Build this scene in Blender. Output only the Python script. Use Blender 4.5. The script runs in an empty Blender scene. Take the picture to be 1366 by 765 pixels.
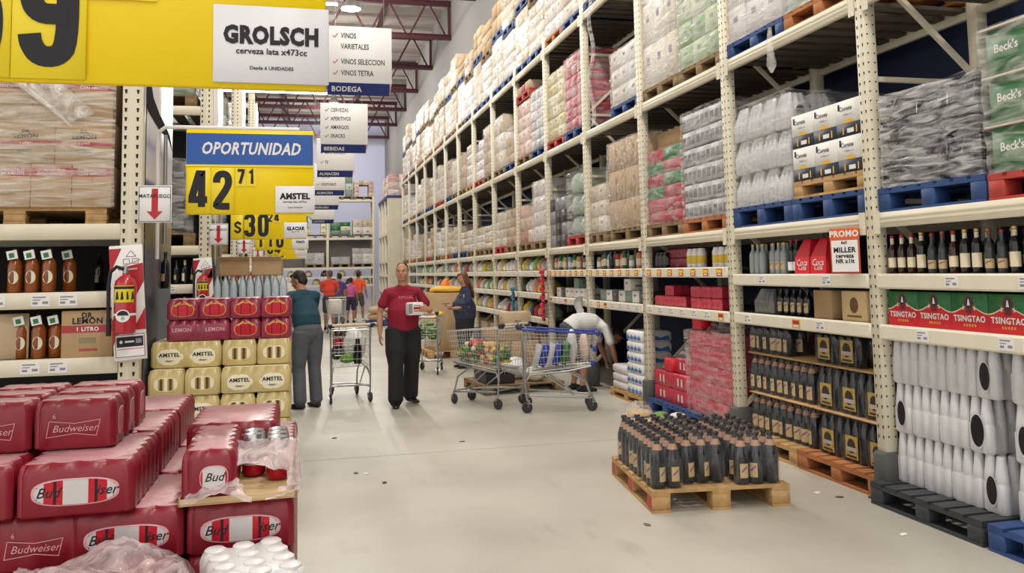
import bpy, math, random
from mathutils import Vector, Matrix
random.seed(7)
PI = math.pi
scene = bpy.context.scene
COL = scene.collection

# ---------------------------------------------------------------- camera
cam_data = bpy.data.cameras.new('camera')
cam = bpy.data.objects.new('camera', cam_data)
COL.objects.link(cam)
cam_data.sensor_fit = 'HORIZONTAL'
cam_data.sensor_width = 36.0
cam_data.lens = 1130.0 / 1366.0 * 36.0
cam_data.shift_y = -113.9 / 1366.0
cam_data.clip_end = 200
_r = ((0.9710, 0.0009, 0.2390), (-0.2377, 0.0844, 0.9677), (-0.0193, -0.9964, 0.0821))
_R = Vector((_r[0][0], _r[1][0], _r[2][0])).normalized()
_F = Vector((_r[0][2], _r[1][2], _r[2][2]))
_F = (_F - _R * _F.dot(_R)).normalized()
_U = _R.cross(_F)
cam.matrix_world = Matrix(((_R.x, _U.x, -_F.x, 0), (_R.y, _U.y, -_F.y, 0), (_R.z, _U.z, -_F.z, 1.65), (0, 0, 0, 1)))
scene.camera = cam

# ---------------------------------------------------------------- world, exposure
w = bpy.data.worlds.new('hall'); scene.world = w; w.use_nodes = True
bg = w.node_tree.nodes['Background']
bg.inputs[0].default_value = (1.0, 0.975, 0.94, 1); bg.inputs[1].default_value = 1.05
vs = scene.view_settings
vs.view_transform = 'Standard'; vs.look = 'None'; vs.gamma = 1.0; vs.exposure = 0.2
vs.use_curve_mapping = False
LAMP_SPOTS = [(1.54, -7.0), (1.54, -1.6), (1.54, 4.0), (1.54, 9.5), (1.54, 15.0), (1.54, 20.8), (1.54, 28.5), (1.54, 36.5), (1.54, 45.0), (1.54, 53.0)]
LAMP_POWER = 590

# ---------------------------------------------------------------- materials
def lin(c):
    return tuple(((x / 12.92) if x <= 0.04045 else ((x + 0.055) / 1.055) ** 2.4) for x in c)
def hexc(h):
    return lin(tuple(int(h[i:i + 2], 16) / 255 for i in (0, 2, 4)))
MATS = {}
def mat(name, color='808080', rough=0.5, metal=0.0, spec=0.5, noise=0.0, nscale=8.0, bump=0.0, bscale=30.0, coat=0.0, emit=0.0, alpha=1.0, stretch=(1, 1, 1)):
    if name in MATS: return MATS[name]
    m = bpy.data.materials.new(name); m.use_nodes = True
    nt = m.node_tree; b = nt.nodes['Principled BSDF']
    c = hexc(color) if isinstance(color, str) else color
    b.inputs['Base Color'].default_value = (*c, 1)
    b.inputs['Roughness'].default_value = rough
    b.inputs['Metallic'].default_value = metal
    b.inputs['Specular IOR Level'].default_value = spec
    b.inputs['Coat Weight'].default_value = coat
    b.inputs['Coat Roughness'].default_value = 0.12
    if emit:
        b.inputs['Emission Color'].default_value = (*c, 1); b.inputs['Emission Strength'].default_value = emit
    if noise or bump:
        tc = nt.nodes.new('ShaderNodeTexCoord'); mp = nt.nodes.new('ShaderNodeMapping')
        mp.inputs['Scale'].default_value = stretch
        nt.links.new(tc.outputs['Object'], mp.inputs[0])
    if noise:
        n = nt.nodes.new('ShaderNodeTexNoise'); n.inputs['Scale'].default_value = nscale; n.inputs['Detail'].default_value = 5
        nt.links.new(mp.outputs[0], n.inputs['Vector'])
        r = nt.nodes.new('ShaderNodeMapRange'); r.inputs[1].default_value = 0.3; r.inputs[2].default_value = 0.7
        r.inputs[3].default_value = 1 - noise; r.inputs[4].default_value = 1 + noise * 0.6
        nt.links.new(n.outputs['Fac'], r.inputs[0])
        mx = nt.nodes.new('ShaderNodeMix'); mx.data_type = 'RGBA'; mx.blend_type = 'MULTIPLY'; mx.inputs[0].default_value = 1
        mx.inputs[6].default_value = (*c, 1)
        nt.links.new(r.outputs[0], mx.inputs[7]); nt.links.new(mx.outputs[2], b.inputs['Base Color'])
    if bump:
        n2 = nt.nodes.new('ShaderNodeTexNoise'); n2.inputs['Scale'].default_value = bscale; n2.inputs['Detail'].default_value = 3
        nt.links.new(mp.outputs[0], n2.inputs['Vector'])
        bp = nt.nodes.new('ShaderNodeBump'); bp.inputs['Strength'].default_value = bump; bp.inputs['Distance'].default_value = 0.01
        nt.links.new(n2.outputs['Fac'], bp.inputs['Height']); nt.links.new(bp.outputs[0], b.inputs['Normal'])
    MATS[name] = m
    return m

def film_mat(name, color, lo, hi, stretch=(3, 3, 14), rough=0.18, detail=4, nscale=1.0):
    """stretch film: see-through, with glossy wrinkle bands"""
    m = bpy.data.materials.new(name); m.use_nodes = True
    nt = m.node_tree; b = nt.nodes['Principled BSDF']
    b.inputs['Base Color'].default_value = (*hexc(color), 1); b.inputs['Roughness'].default_value = rough
    tc = nt.nodes.new('ShaderNodeTexCoord'); mp = nt.nodes.new('ShaderNodeMapping'); mp.inputs['Scale'].default_value = stretch
    mp.inputs['Rotation'].default_value = (0.2, 0.25, 0.1)
    n = nt.nodes.new('ShaderNodeTexNoise'); n.inputs['Scale'].default_value = nscale; n.inputs['Detail'].default_value = detail; n.inputs['Distortion'].default_value = 1.2
    nt.links.new(tc.outputs['Object'], mp.inputs[0]); nt.links.new(mp.outputs[0], n.inputs['Vector'])
    r = nt.nodes.new('ShaderNodeMapRange'); r.inputs[1].default_value = 0.38; r.inputs[2].default_value = 0.68
    r.inputs[3].default_value = lo; r.inputs[4].default_value = hi
    nt.links.new(n.outputs['Fac'], r.inputs[0]); nt.links.new(r.outputs[0], b.inputs['Alpha'])
    bp = nt.nodes.new('ShaderNodeBump'); bp.inputs['Strength'].default_value = 0.9; bp.inputs['Distance'].default_value = 0.02
    nt.links.new(n.outputs['Fac'], bp.inputs['Height']); nt.links.new(bp.outputs[0], b.inputs['Normal'])
    MATS[name] = m
    return m

CREAM = mat('cream_rack_paint', 'e4dcc4', 0.42, noise=0.06, nscale=3)
HOLE = mat('slot_dark', '2a2620', 0.9)
GUARD = mat('dark_post_guard', '4b4d4a', 0.6, noise=0.15)
DECK = mat('grey_deck_board', '5e564a', 0.8, noise=0.25, nscale=4, stretch=(1, 8, 1))
SHELF = mat('cream_shelf_paint', 'e6dfca', 0.45, noise=0.04)
STEEL = mat('galvanised_steel', 'a9abab', 0.35, metal=0.85)
CHROME = mat('cart_chrome', 'cfcfca', 0.4, metal=0.55)
WHITE = mat('white_card', 'eeecea', 0.5)
PAPER = mat('white_paper', 'efeef2', 0.45)
BLACK = mat('black_ink', '16151a', 0.6)
RED = mat('red_paint', 'b8202c', 0.45)
YEL = mat('sign_yellow', 'ffdd00', 0.4)
SBLUE = mat('sign_blue', '1f55a8', 0.4)
NAVY = mat('navy_sign', '1d2f78', 0.45)
ORANGE = mat('promo_orange', 'e2622a', 0.5)
KRAFT = [mat('kraft_board_a', 'b99b74', 0.75, noise=0.08, nscale=5), mat('kraft_board_b', 'a98a63', 0.75, noise=0.08, nscale=5), mat('kraft_board_c', 'c9b291', 0.75, noise=0.08, nscale=5)]
PALE = [mat('pale_carton_a', 'd8cdbb', 0.65, noise=0.06), mat('pale_carton_b', 'e3ddd2', 0.6, noise=0.05), mat('pale_carton_c', 'cbb99d', 0.65, noise=0.08)]
WHITEC = [mat('white_carton_a', 'e9e6e2', 0.55), mat('white_carton_b', 'dcd6d6', 0.55), mat('white_carton_c', 'd5cdc4', 0.6)]
REDC = [mat('red_carton_a', 'b5303f', 0.5), mat('red_carton_b', 'c25560', 0.5), mat('red_carton_c', '9d2433', 0.5)]
GREENC = [mat('green_carton_a', '8fae7c', 0.55), mat('green_carton_b', 'b5c8a2', 0.55), mat('green_carton_c', 'c9d4b8', 0.55)]
DGREEN = [mat('deep_green_a', '1f7a3c', 0.4), mat('deep_green_b', '226b3a', 0.4)]
GREYC = [mat('grey_pack_a', 'a5a5a8', 0.4), mat('grey_pack_b', 'b9b9bd', 0.4), mat('grey_pack_c', '8d8d92', 0.4)]
PINKC = [mat('pink_carton_a', 'd7b3a3', 0.6), mat('pink_carton_b', 'e3cabb', 0.6), mat('pink_carton_c', 'b9705f', 0.6)]
DARKC = [mat('dark_pack_a', '3a3838', 0.35), mat('dark_pack_b', '4a4644', 0.35), mat('dark_pack_c', '2b2a2c', 0.35)]
YELC = [mat('cream_yellow_a', 'd8cf9c', 0.6), mat('cream_yellow_b', 'e4ddba', 0.6), mat('cream_yellow_c', 'c8b87c', 0.6)]
TEALC = [mat('sage_bag_a', '9fb0a0', 0.5), mat('sage_bag_b', 'c2cbbf', 0.5), mat('sage_bag_c', '7d9382', 0.5)]
WOOD = mat('pallet_wood', 'c09a66', 0.75, noise=0.25, nscale=6, stretch=(3, 1, 3))
WOODD = mat('old_pallet_wood', '8d7452', 0.8, noise=0.3, nscale=6, stretch=(3, 1, 3))
WOODO = mat('orange_pallet_wood', 'b0703f', 0.75, noise=0.25, nscale=6)
PBLUE = mat('blue_pallet_paint', '28477c', 0.6, noise=0.2, nscale=6)
PRED = mat('red_pallet_paint', 'b23c33', 0.6, noise=0.2, nscale=6)
PBLACK = mat('black_pallet', '35383c', 0.6, noise=0.2, nscale=6)
FILM = film_mat('stretch_film', 'f2efe9', 0.03, 0.42)
FILMW = film_mat('milky_stretch_film', 'f4f1ea', 0.1, 0.5)
FILMC = film_mat('clear_film', 'eeeae4', 0.03, 0.42, stretch=(6, 6, 6), nscale=2.0)
FILMP = film_mat('pinkish_film', 'ecdedd', 0.05, 0.4, stretch=(3, 3, 22), nscale=1.3)
SHRINK = film_mat('shrink_film', 'd8dade', 0.02, 0.11, stretch=(6, 6, 3), rough=0.08, nscale=2)
NAVYW = mat('navy_wall_paint', '1c2748', 0.7)
GLASSDK = mat('dark_bottle', '121418', 0.12, coat=0.3)
GLASSBR = mat('brown_bottle', '33170b', 0.1, coat=0.3)
GLASSCL = mat('clear_bottle', '9aa2a4', 0.12)
AMBER = mat('amber_drink', '8d4a17', 0.15, coat=0.3)

# ---------------------------------------------------------------- mesh helpers
class MB:
    def __init__(s):
        s.v = []; s.f = []; s.m = []; s.sm = []
    def add(s, vs, fs, mi=0, smooth=False):
        o = len(s.v); s.v.extend(tuple(p) for p in vs)
        for f in fs:
            s.f.append(tuple(i + o for i in f)); s.m.append(mi); s.sm.append(smooth)
        return s
    def box(s, x0, y0, z0, x1, y1, z1, mi=0, bev=0.0):
        if x0 > x1: x0, x1 = x1, x0
        if y0 > y1: y0, y1 = y1, y0
        if z0 > z1: z0, z1 = z1, z0
        if bev <= 0:
            return s.add([(x0, y0, z0), (x1, y0, z0), (x1, y1, z0), (x0, y1, z0), (x0, y0, z1), (x1, y0, z1), (x1, y1, z1), (x0, y1, z1)],
                         [(0, 3, 2, 1), (4, 5, 6, 7), (0, 1, 5, 4), (1, 2, 6, 5), (2, 3, 7, 6), (3, 0, 4, 7)], mi)
        b = min(bev, (x1 - x0) * .45, (y1 - y0) * .45, (z1 - z0) * .45)
        rings = []
        for z, ins in ((z0, b), (z0 + b, 0), (z1 - b, 0), (z1, b)):
            a0, a1, c0, c1 = x0 + ins, x1 - ins, y0 + ins, y1 - ins
            k = b * (0.6 if ins else 1)
            rings.append([(a0 + k, c0, z), (a1 - k, c0, z), (a1, c0 + k, z), (a1, c1 - k, z), (a1 - k, c1, z), (a0 + k, c1, z), (a0, c1 - k, z), (a0, c0 + k, z)])
        return s.loft(rings, mi, smooth=False)
    def obox(s, o, ax, ay, az, mi=0):
        """box from corner o and three edge vectors"""
        o, ax, ay, az = Vector(o), Vector(ax), Vector(ay), Vector(az)
        p = [o, o + ax, o + ax + ay, o + ay]; p = p + [q + az for q in p]
        return s.add(p, [(0, 3, 2, 1), (4, 5, 6, 7), (0, 1, 5, 4), (1, 2, 6, 5), (2, 3, 7, 6), (3, 0, 4, 7)], mi)
    def bar(s, p0, p1, wd, th, mi=0, up=(0, 0, 1)):
        p0, p1 = Vector(p0), Vector(p1); d = (p1 - p0)
        u = d.cross(Vector(up))
        if u.length < 1e-6: u = d.cross(Vector((1, 0, 0)))
        u.normalize(); n = u.cross(d).normalized()
        return s.obox(p0 - u * wd / 2 - n * th / 2, u * wd, d, n * th, mi)
    def loft(s, rings, mi=0, caps=True, smooth=True):
        n = len(rings[0]); vs = [p for r in rings for p in r]; fs = []
        for i in range(len(rings) - 1):
            for j in range(n):
                k = (j + 1) % n
                fs.append((i * n + j, i * n + k, (i + 1) * n + k, (i + 1) * n + j))
        if caps:
            fs.append(tuple(range(n - 1, -1, -1))); fs.append(tuple((len(rings) - 1) * n + j for j in range(n)))
        return s.add(vs, fs, mi, smooth)
    def lathe(s, prof, n=12, c=(0, 0, 0), mi=0, smooth=True, caps=True):
        rings = [[(c[0] + r * math.cos(2 * PI * j / n), c[1] + r * math.sin(2 * PI * j / n), c[2] + z) for j in range(n)] for r, z in prof]
        return s.loft(rings, mi, caps, smooth)
    def tube(s, path, r, n=6, mi=0, closed=False, smooth=True):
        P = [Vector(p) for p in path]; rings = []; up = None
        rr = r if isinstance(r, (list, tuple)) else [r] * len(P)
        for i, p in enumerate(P):
            a = P[i - 1] if (i > 0 or closed) else p; b = P[(i + 1) % len(P)] if (i < len(P) - 1 or closed) else p
            d = (b - a).normalized()
            if up is None:
                up = Vector((0, 0, 1)) if abs(d.z) < 0.9 else Vector((1, 0, 0))
            u = (up - d * up.dot(d))
            if u.length < 1e-4: u = d.orthogonal()
            u.normalize(); up = u; v = d.cross(u)
            rings.append([p + (u * math.cos(2 * PI * j / n) + v * math.sin(2 * PI * j / n)) * rr[i] for j in range(n)])
        if closed: rings.append(rings[0])
        return s.loft(rings, mi, not closed, smooth)
    def prism(s, poly, axis, a, b, mi=0):
        """extrude a 2D polygon along axis 'x','y' or 'z' from a to b"""
        def P(u, v, t): return {'x': (t, u, v), 'y': (u, t, v), 'z': (u, v, t)}[axis]
        n = len(poly)
        vs = [P(u, v, a) for u, v in poly] + [P(u, v, b) for u, v in poly]
        fs = [(i, (i + 1) % n, n + (i + 1) % n, n + i) for i in range(n)] + [tuple(range(n - 1, -1, -1)), tuple(range(n, 2 * n))]
        return s.add(vs, fs, mi)
    def ell(s, c, r, n=12, m=8, mi=0):
        rings = []
        for i in range(m + 1):
            t = -PI / 2 + PI * i / m; t = max(-1.5, min(1.5, t))
            rings.append([(c[0] + r[0] * math.cos(t) * math.cos(2 * PI * j / n), c[1] + r[1] * math.cos(t) * math.sin(2 * PI * j / n), c[2] + r[2] * math.sin(t)) for j in range(n)])
        return s.loft(rings, mi)
    def mesh(s, name, mats):
        me = bpy.data.meshes.new(name); me.from_pydata(s.v, [], s.f)
        for m in (mats if isinstance(mats, (list, tuple)) else [mats]): me.materials.append(m)
        me.polygons.foreach_set('material_index', s.m); me.polygons.foreach_set('use_smooth', s.sm)
        me.update(); me.set_sharp_from_angle(angle=0.85)
        return me

def link(name, data, parent=None, loc=(0, 0, 0), rot=(0, 0, 0), scale=None):
    o = bpy.data.objects.new(name, data); COL.objects.link(o)
    if parent is not None: o.parent = parent
    o.location = loc; o.rotation_euler = rot
    if scale is not None: o.scale = scale if not isinstance(scale, (int, float)) else (scale,) * 3
    return o
def tag(o, label=None, cat=None, group=None, kind=None):
    if label: o['label'] = label
    if cat: o['category'] = cat
    if group: o['group'] = group
    if kind: o['kind'] = kind
    return o
def thing(name, label, cat, loc=(0, 0, 0), rz=0, group=None):
    o = link(name, None, None, loc, (0, 0, rz)); o.empty_display_size = 0.1
    return tag(o, label, cat, group)
def struct(name, mb, mats):
    o = link(name, mb.mesh(name, mats)); o['kind'] = 'structure'; return o
MESH = {}
def cached(key, fn):
    if key not in MESH: MESH[key] = fn()
    return MESH[key]
def copy_tree(root, loc=None, rz=None, label=None, group=None):
    def rec(o, par):
        c = o.copy(); COL.objects.link(c)
        if par is not None: c.parent = par; c.matrix_parent_inverse = o.matrix_parent_inverse.copy()
        for ch in o.children: rec(ch, c)
        return c
    r = rec(root, None)
    if loc is not None: r.location = loc
    if rz is not None: r.rotation_euler = (0, 0, rz)
    if label: r['label'] = label
    if group: r['group'] = group
    return r
TXT = {}
def text(s, parent, loc, size, m, rot=(PI / 2, 0, 0), bold=0.0, shear=0.0, align='CENTER', name='lettering', sx=1.0, depth=0.0):
    key = (s, bold, shear, align, m.name)
    if key not in TXT:
        c = bpy.data.curves.new('lettering', 'FONT'); c.body = s; c.size = 1; c.align_x = align; c.align_y = 'CENTER'
        c.offset = bold; c.shear = shear; c.resolution_u = 2; c.extrude = 0.004; c.materials.append(m)
        if bold > 0.02: c.space_character = 1.08
        tmp = bpy.data.objects.new('tmp', c); COL.objects.link(tmp)
        dg = bpy.context.evaluated_depsgraph_get(); me = bpy.data.meshes.new_from_object(tmp.evaluated_get(dg), depsgraph=dg)
        bpy.data.objects.remove(tmp); bpy.data.curves.remove(c); me.name = 'lettering'; TXT[key] = me
    return link(name, TXT[key], parent, loc, rot, (size * sx, size, size))
# lettering used below, turned to meshes while the scene is still small
DIGIT = {'0': [[(.25, .85), (.36, .98), (.64, .98), (.75, .85), (.75, .15), (.64, .02), (.36, .02), (.25, .15), (.25, .85)]],
 '1': [[(.3, .78), (.55, .98), (.55, 0)]], '2': [[(.24, .72), (.24, .85), (.36, .98), (.64, .98), (.75, .85), (.75, .62), (.26, .12), (.24, .02), (.8, .02)]],
 '3': [[(.24, .78), (.26, .88), (.38, .98), (.62, .98), (.75, .86), (.75, .64), (.62, .53), (.45, .53)], [(.62, .51), (.76, .4), (.76, .14), (.63, .02), (.37, .02), (.25, .13), (.24, .24)]],
 '4': [[(.62, .0), (.62, .98), (.5, .98), (.22, .3), (.22, .22), (.86, .22)]], '5': [[(.76, .98), (.28, .98), (.26, .55), (.4, .62), (.62, .62), (.75, .5), (.75, .15), (.63, .02), (.37, .02), (.25, .13), (.24, .26)]],
 '6': [[(.76, .76), (.74, .86), (.62, .98), (.38, .98), (.25, .85), (.25, .15), (.37, .02), (.63, .02), (.75, .15), (.75, .44), (.63, .56), (.38, .56), (.26, .56)]],
 '7': [[(.22, .98), (.78, .98), (.78, .88), (.45, 0)]], '9': [[(.24, .24), (.26, .14), (.38, .02), (.62, .02), (.75, .15), (.75, .85), (.63, .98), (.37, .98), (.25, .85), (.25, .56), (.37, .44), (.62, .44), (.74, .44)]],
 '$': [[(.76, .72), (.74, .8), (.63, .88), (.37, .88), (.25, .78), (.25, .64), (.37, .55), (.63, .46), (.75, .36), (.75, .22), (.63, .12), (.37, .12), (.25, .2), (.24, .28)], [(.5, 1.0), (.5, .85)], [(.5, .15), (.5, 0)]]}
def digit(ch, parent, loc, hgt, wid, thick, y=0):
    """heavy condensed numeral built from mitred strokes"""
    def make():
        mb = MB()
        for pl in DIGIT[ch]:
            P = [Vector(((u - .5) * wid, (v - .5) * (hgt - thick))) for u, v in pl]; L_, R_ = [], []
            closed = (P[0] - P[-1]).length < 1e-6
            if ch not in '147':
                for _ in range(2):
                    Q = [P[0]]
                    for i in range(len(P) - 1):
                        a, b = P[i], P[i + 1]
                        if i > 0: Q.append(a * .75 + b * .25)
                        if i < len(P) - 2: Q.append(a * .25 + b * .75)
                    Q.append(P[-1]); P = Q
            for i, p in enumerate(P):
                a = (p - P[i - 1]).normalized() if i > 0 else ((p - P[-2]).normalized() if closed else (P[1] - p).normalized())
                b = (P[i + 1] - p).normalized() if i < len(P) - 1 else ((P[1] - p).normalized() if closed else a)
                t = (a + b).normalized(); n = Vector((-t.y, t.x)); k = thick / 2 / max(.55, n.dot(Vector((-a.y, a.x)))); L_.append(p + n * k); R_.append(p - n * k)
            for i in range(len(P) - 1):
                q = [L_[i], R_[i], R_[i + 1], L_[i + 1]]
                mb.add([(v.x, -0.0015 * i / len(P), v.y) for v in q], [(0, 1, 2, 3)])
        return mb.mesh('numeral', BLACK)
    return link('numeral', cached(('dig', ch, round(hgt, 3), round(wid, 3)), make), parent, loc)
ORD = ['first', 'second', 'third', 'fourth', 'fifth', 'sixth', 'seventh', 'eighth', 'ninth', 'tenth', 'eleventh', 'twelfth', 'thirteenth', 'fourteenth', 'fifteenth', 'sixteenth', 'seventeenth', 'eighteenth', 'nineteenth', 'twentieth', 'twenty-first', 'twenty-second', 'twenty-third', 'twenty-fourth', 'twenty-fifth']

# ---------------------------------------------------------------- the hall
def floor_mat():
    m = bpy.data.materials.new('polished_concrete'); m.use_nodes = True
    nt = m.node_tree; b = nt.nodes['Principled BSDF']; b.inputs['Roughness'].default_value = 0.38; b.inputs['Specular IOR Level'].default_value = 0.45
    tc = nt.nodes.new('ShaderNodeTexCoord')
    def noise(sc, det, stretch=(1, 1, 1)):
        mp = nt.nodes.new('ShaderNodeMapping'); mp.inputs['Scale'].default_value = stretch
        nt.links.new(tc.outputs['Object'], mp.inputs[0])
        n = nt.nodes.new('ShaderNodeTexNoise'); n.inputs['Scale'].default_value = sc; n.inputs['Detail'].default_value = det
        nt.links.new(mp.outputs[0], n.inputs['Vector']); return n
    a = noise(0.7, 6); d = noise(14, 6); e = noise(3.0, 3, (1, 0.35, 1))
    def mixn(c1, c2, fac, mode='MIX'):
        x = nt.nodes.new('ShaderNodeMix'); x.data_type = 'RGBA'; x.blend_type = mode
        for i, c in ((6, c1), (7, c2)):
            if isinstance(c, tuple): x.inputs[i].default_value = (*c, 1)
            else: nt.links.new(c, x.inputs[i])
        if isinstance(fac, float): x.inputs[0].default_value = fac
        else: nt.links.new(fac, x.inputs[0])
        return x.outputs[2]
    def ramp(o, lo, hi):
        r = nt.nodes.new('ShaderNodeMapRange'); r.inputs[1].default_value = lo; r.inputs[2].default_value = hi
        nt.links.new(o, r.inputs[0]); return r.outputs[0]
    c = mixn(hexc('b2aea2'), hexc('c8c4b8'), ramp(a.outputs['Fac'], 0.35, 0.65))
    c = mixn(c, hexc('a49f92'), ramp(e.outputs['Fac'], 0.62, 0.8))
    c = mixn(c, hexc('8a857c'), ramp(d.outputs['Fac'], 0.72, 0.8))
    nt.links.new(c, b.inputs['Base Color'])
    r = nt.nodes.new('ShaderNodeMapRange'); r.inputs[3].default_value = 0.26; r.inputs[4].default_value = 0.5
    nt.links.new(a.outputs['Fac'], r.inputs[0]); nt.links.new(r.outputs[0], b.inputs['Roughness'])
    return m
mb = MB(); mb.box(-14, -9, -0.2, 5.4, 58.2, 0)
struct('floor', mb, floor_mat())
JOINT = mat('floor_joint', '9a968e', 0.8)
mb = MB()
for y in (1.2, 7.9, 14.6, 21.3, 28, 34.7): mb.box(-13.9, y, 0, 5.3, y + 0.006, 0.0012)
o = struct('trim_1', mb, JOINT)
WALLG = mat('grey_wall_paint', '7c7976', 0.8, noise=0.05, nscale=0.6)
WALLF = mat('lavender_wall_paint', 'c4c6de', 0.8)
mb = MB(); mb.box(5.4, -9, 0, 5.6, 58.2, 5.75, 1); mb.box(5.4, -9, 5.75, 5.6, 58.2, 12.2, 0)
struct('wall_right', mb, [WALLG, NAVYW])
mb = MB(); mb.box(-14, 58.2, 0, 5.6, 58.4, 12.2)
struct('wall_far', mb, WALLF)
CEIL = mat('ceiling_sheet', '9c928b', 0.8, noise=0.08, nscale=0.5)
mb = MB()
mb.box(-14, -9, 12.15, 5.6, 58.4, 12.3)
for i in range(44): mb.box(-14, -8 + i * 1.5, 12.06, 5.4, -7.9 + i * 1.5, 12.15)
struct('ceiling', mb, CEIL)
MAROON = mat('maroon_truss', '43161f', 0.55)
def truss_mesh():
    mb = MB(); x0, x1, zb, zt = -13.6, 5.4, 10.4, 11.85
    for z in (zb, zt):
        mb.box(x0, -0.09, z - 0.012, x1, 0.09, z + 0.012); mb.box(x0, -0.012, z, x1, 0.012, z + (0.16 if z == zb else -0.16))
        mb.box(x0, -0.09, z + (0.15 if z == zb else -0.17), x1, 0.09, z + (0.17 if z == zb else -0.15))
    x = x1 - 0.08; mb.box(x - 0.05, -0.05, zb, x + 0.05, 0.05, zt)
    up = True; x = x1 - 0.15
    while x > x0:
        nx = x - 0.74
        mb.bar((x, 0, zb if up else zt), (nx, 0, zt if up else zb), 0.07, 0.07, 0, (0, 1, 0)); up = not up; x = nx
    return mb.mesh('roof_truss', MAROON)
tm = truss_mesh()
for i, y in enumerate((26.2, 31.0, 35.8, 40.6, 45.4, 50.2, 55.0)):
    o = link('roof_truss', tm, None, (0, y, 0)); o['kind'] = 'structure'
mb = MB()
for x in (-9, -5, -1, 3): mb.bar((x, 24, 11.95), (x, 58, 11.95), 0.07, 0.14)
o = struct('roof_purlin', mb, MAROON)
# lamps
LAMPM = mat('lamp_aluminium', 'd0cec8', 0.3, metal=0.6)
BULB = mat('lamp_glow', 'fff6e4', 0.3, emit=30)
def lamp(i, x, y):
    t = thing('high_bay_lamp', 'round high bay lamp glowing under the roof, %s from the near end' % ORD[i], 'lamp', (x, y, 10.6), 0, 'high bay lamps')
    def sh():
        mb = MB(); mb.lathe([(0.06, 0.55), (0.1, 0.5), (0.1, 0.35), (0.16, 0.3), (0.3, 0.12), (0.34, 0.0), (0.32, 0.0), (0.28, 0.11), (0.14, 0.27)], 20, caps=False); return mb.mesh('lamp_shade', LAMPM)
    link('lamp_shade', cached('lampsh', sh), t)
    def bu():
        mb = MB(); mb.lathe([(0.02, 0.26), (0.16, 0.2), (0.29, 0.06), (0.3, 0.0), (0.02, -0.06)], 20); return mb.mesh('bulb', BULB)
    link('bulb', cached('lampbu', bu), t)
    def ro():
        mb = MB(); mb.tube([(0, 0, 0.55), (0, 0, 1.54)], 0.012, 6); return mb.mesh('hanger', LAMPM)
    link('hanger', cached('lampro', ro), t)
    L = bpy.data.lights.new('lamp_light', 'POINT'); L.shadow_soft_size = 0.28; L.energy = LAMP_POWER; L.color = (1.0, 0.965, 0.91)
    l = link('lamp_light', L, t, (0, 0, -0.42))
for i, (x, y) in enumerate(LAMP_SPOTS): lamp(i, x, y)
TUBE = mat('tube_glow', 'fffaf0', 0.3, emit=11)
for i, (xa, xb, y) in enumerate(((-6.0, 1.1, 28.5), (-6.0, 0.9, 38.3), (-6.0, 1.6, 43.0))):
    t = thing('strip_light', 'long white fluorescent strip light between the roof trusses, %s in depth' % ORD[i], 'lamp', (0, y, 10.75), 0, 'strip lights')
    mb = MB(); mb.box(xa, -0.07, 0, xb, 0.07, 0.06); link('housing', mb.mesh('housing', LAMPM), t)
    mb = MB(); mb.tube([(xa, 0, -0.03), (xb, 0, -0.03)], 0.035, 8); link('tube', mb.mesh('tube', TUBE), t)
    mb = MB()
    for x in (xa + 0.5, (xa + xb) / 2, xb - 0.5): mb.tube([(x, 0, 0.05), (x, 0, 1.39)], 0.01, 5)
    link('hanger', mb.mesh('hanger', LAMPM), t)
# ---------------------------------------------------------------- the long rack on the right
XR = 3.94; DEPTH = 1.08; NB = 15
POST_Y = [3.17, 5.28, 7.36, 9.49, 11.58, 13.6, 15.66, 17.77, 19.9, 22.0, 24.1, 26.25, 28.4, 30.6, 32.85, 35.05]
L3, L4, L5 = 2.01, 3.63, 5.38
def shelf_levels(b): return [1.58, 1.225] if b < 2 else ([1.65, 1.22] if b < 5 else [1.645, 1.26, 0.845])
def post_mesh(h, face=True):
    mb = MB(); a = 0.05
    mb.box(0, -a, 0, 2 * a, a, h, 0, 0.006)
    if face:
        z = 0.45
        while z < h - 0.05:
            for s in (-0.026, 0.026):
                mb.add([(-0.001, s - 0.008, z), (-0.001, s + 0.008, z), (-0.001, s + 0.004, z - 0.024), (-0.001, s - 0.004, z - 0.024)], [(0, 1, 2, 3)], 1)
                mb.add([(0.05 + s - 0.006, -a - 0.001, z), (0.05 + s + 0.006, -a - 0.001, z), (0.05 + s + 0.006, -a - 0.001, z - 0.012), (0.05 + s - 0.006, -a - 0.001, z - 0.012)], [(3, 2, 1, 0)], 1)
            z += 0.07
    return mb.mesh('upright_post', [CREAM, HOLE])
def guard_mesh():
    mb = MB(); mb.box(-0.035, -0.075, 0, 0.135, 0.075, 0.34, 0, 0.02); mb.box(-0.06, -0.1, 0, 0.16, 0.1, 0.012); return mb.mesh('post_guard', GUARD)
def brace_mesh(h):
    mb = MB(); z = 0.3; k = 0
    while z + 0.9 < h:
        a, b = (0.05, DEPTH - 0.05) if k % 2 == 0 else (DEPTH - 0.05, 0.05)
        mb.bar((a, 0, z), (b, 0, z + 0.9), 0.035, 0.035, 0, (0, 1, 0)); z += 0.9; k += 1
        mb.bar((0.05, 0.02, z), (DEPTH - 0.05, 0.02, z), 0.035, 0.035, 0, (0, 1, 0))
    return mb.mesh('frame_brace', CREAM)
rack = thing('pallet_rack', 'long cream steel pallet rack of many bays lining the right side', 'rack', (XR, 0, 0))
RH = 5.6
pm, gm, bm, rm = post_mesh(RH), guard_mesh(), brace_mesh(RH), post_mesh(RH, False)
for y in POST_Y:
    p = link('upright_post', pm, rack, (0, y, 0)); link('post_guard', gm, p)
    link('rear_post', rm, rack, (DEPTH - 0.1, y, 0)); link('frame_brace', bm, rack, (0, y, 0))
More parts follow.
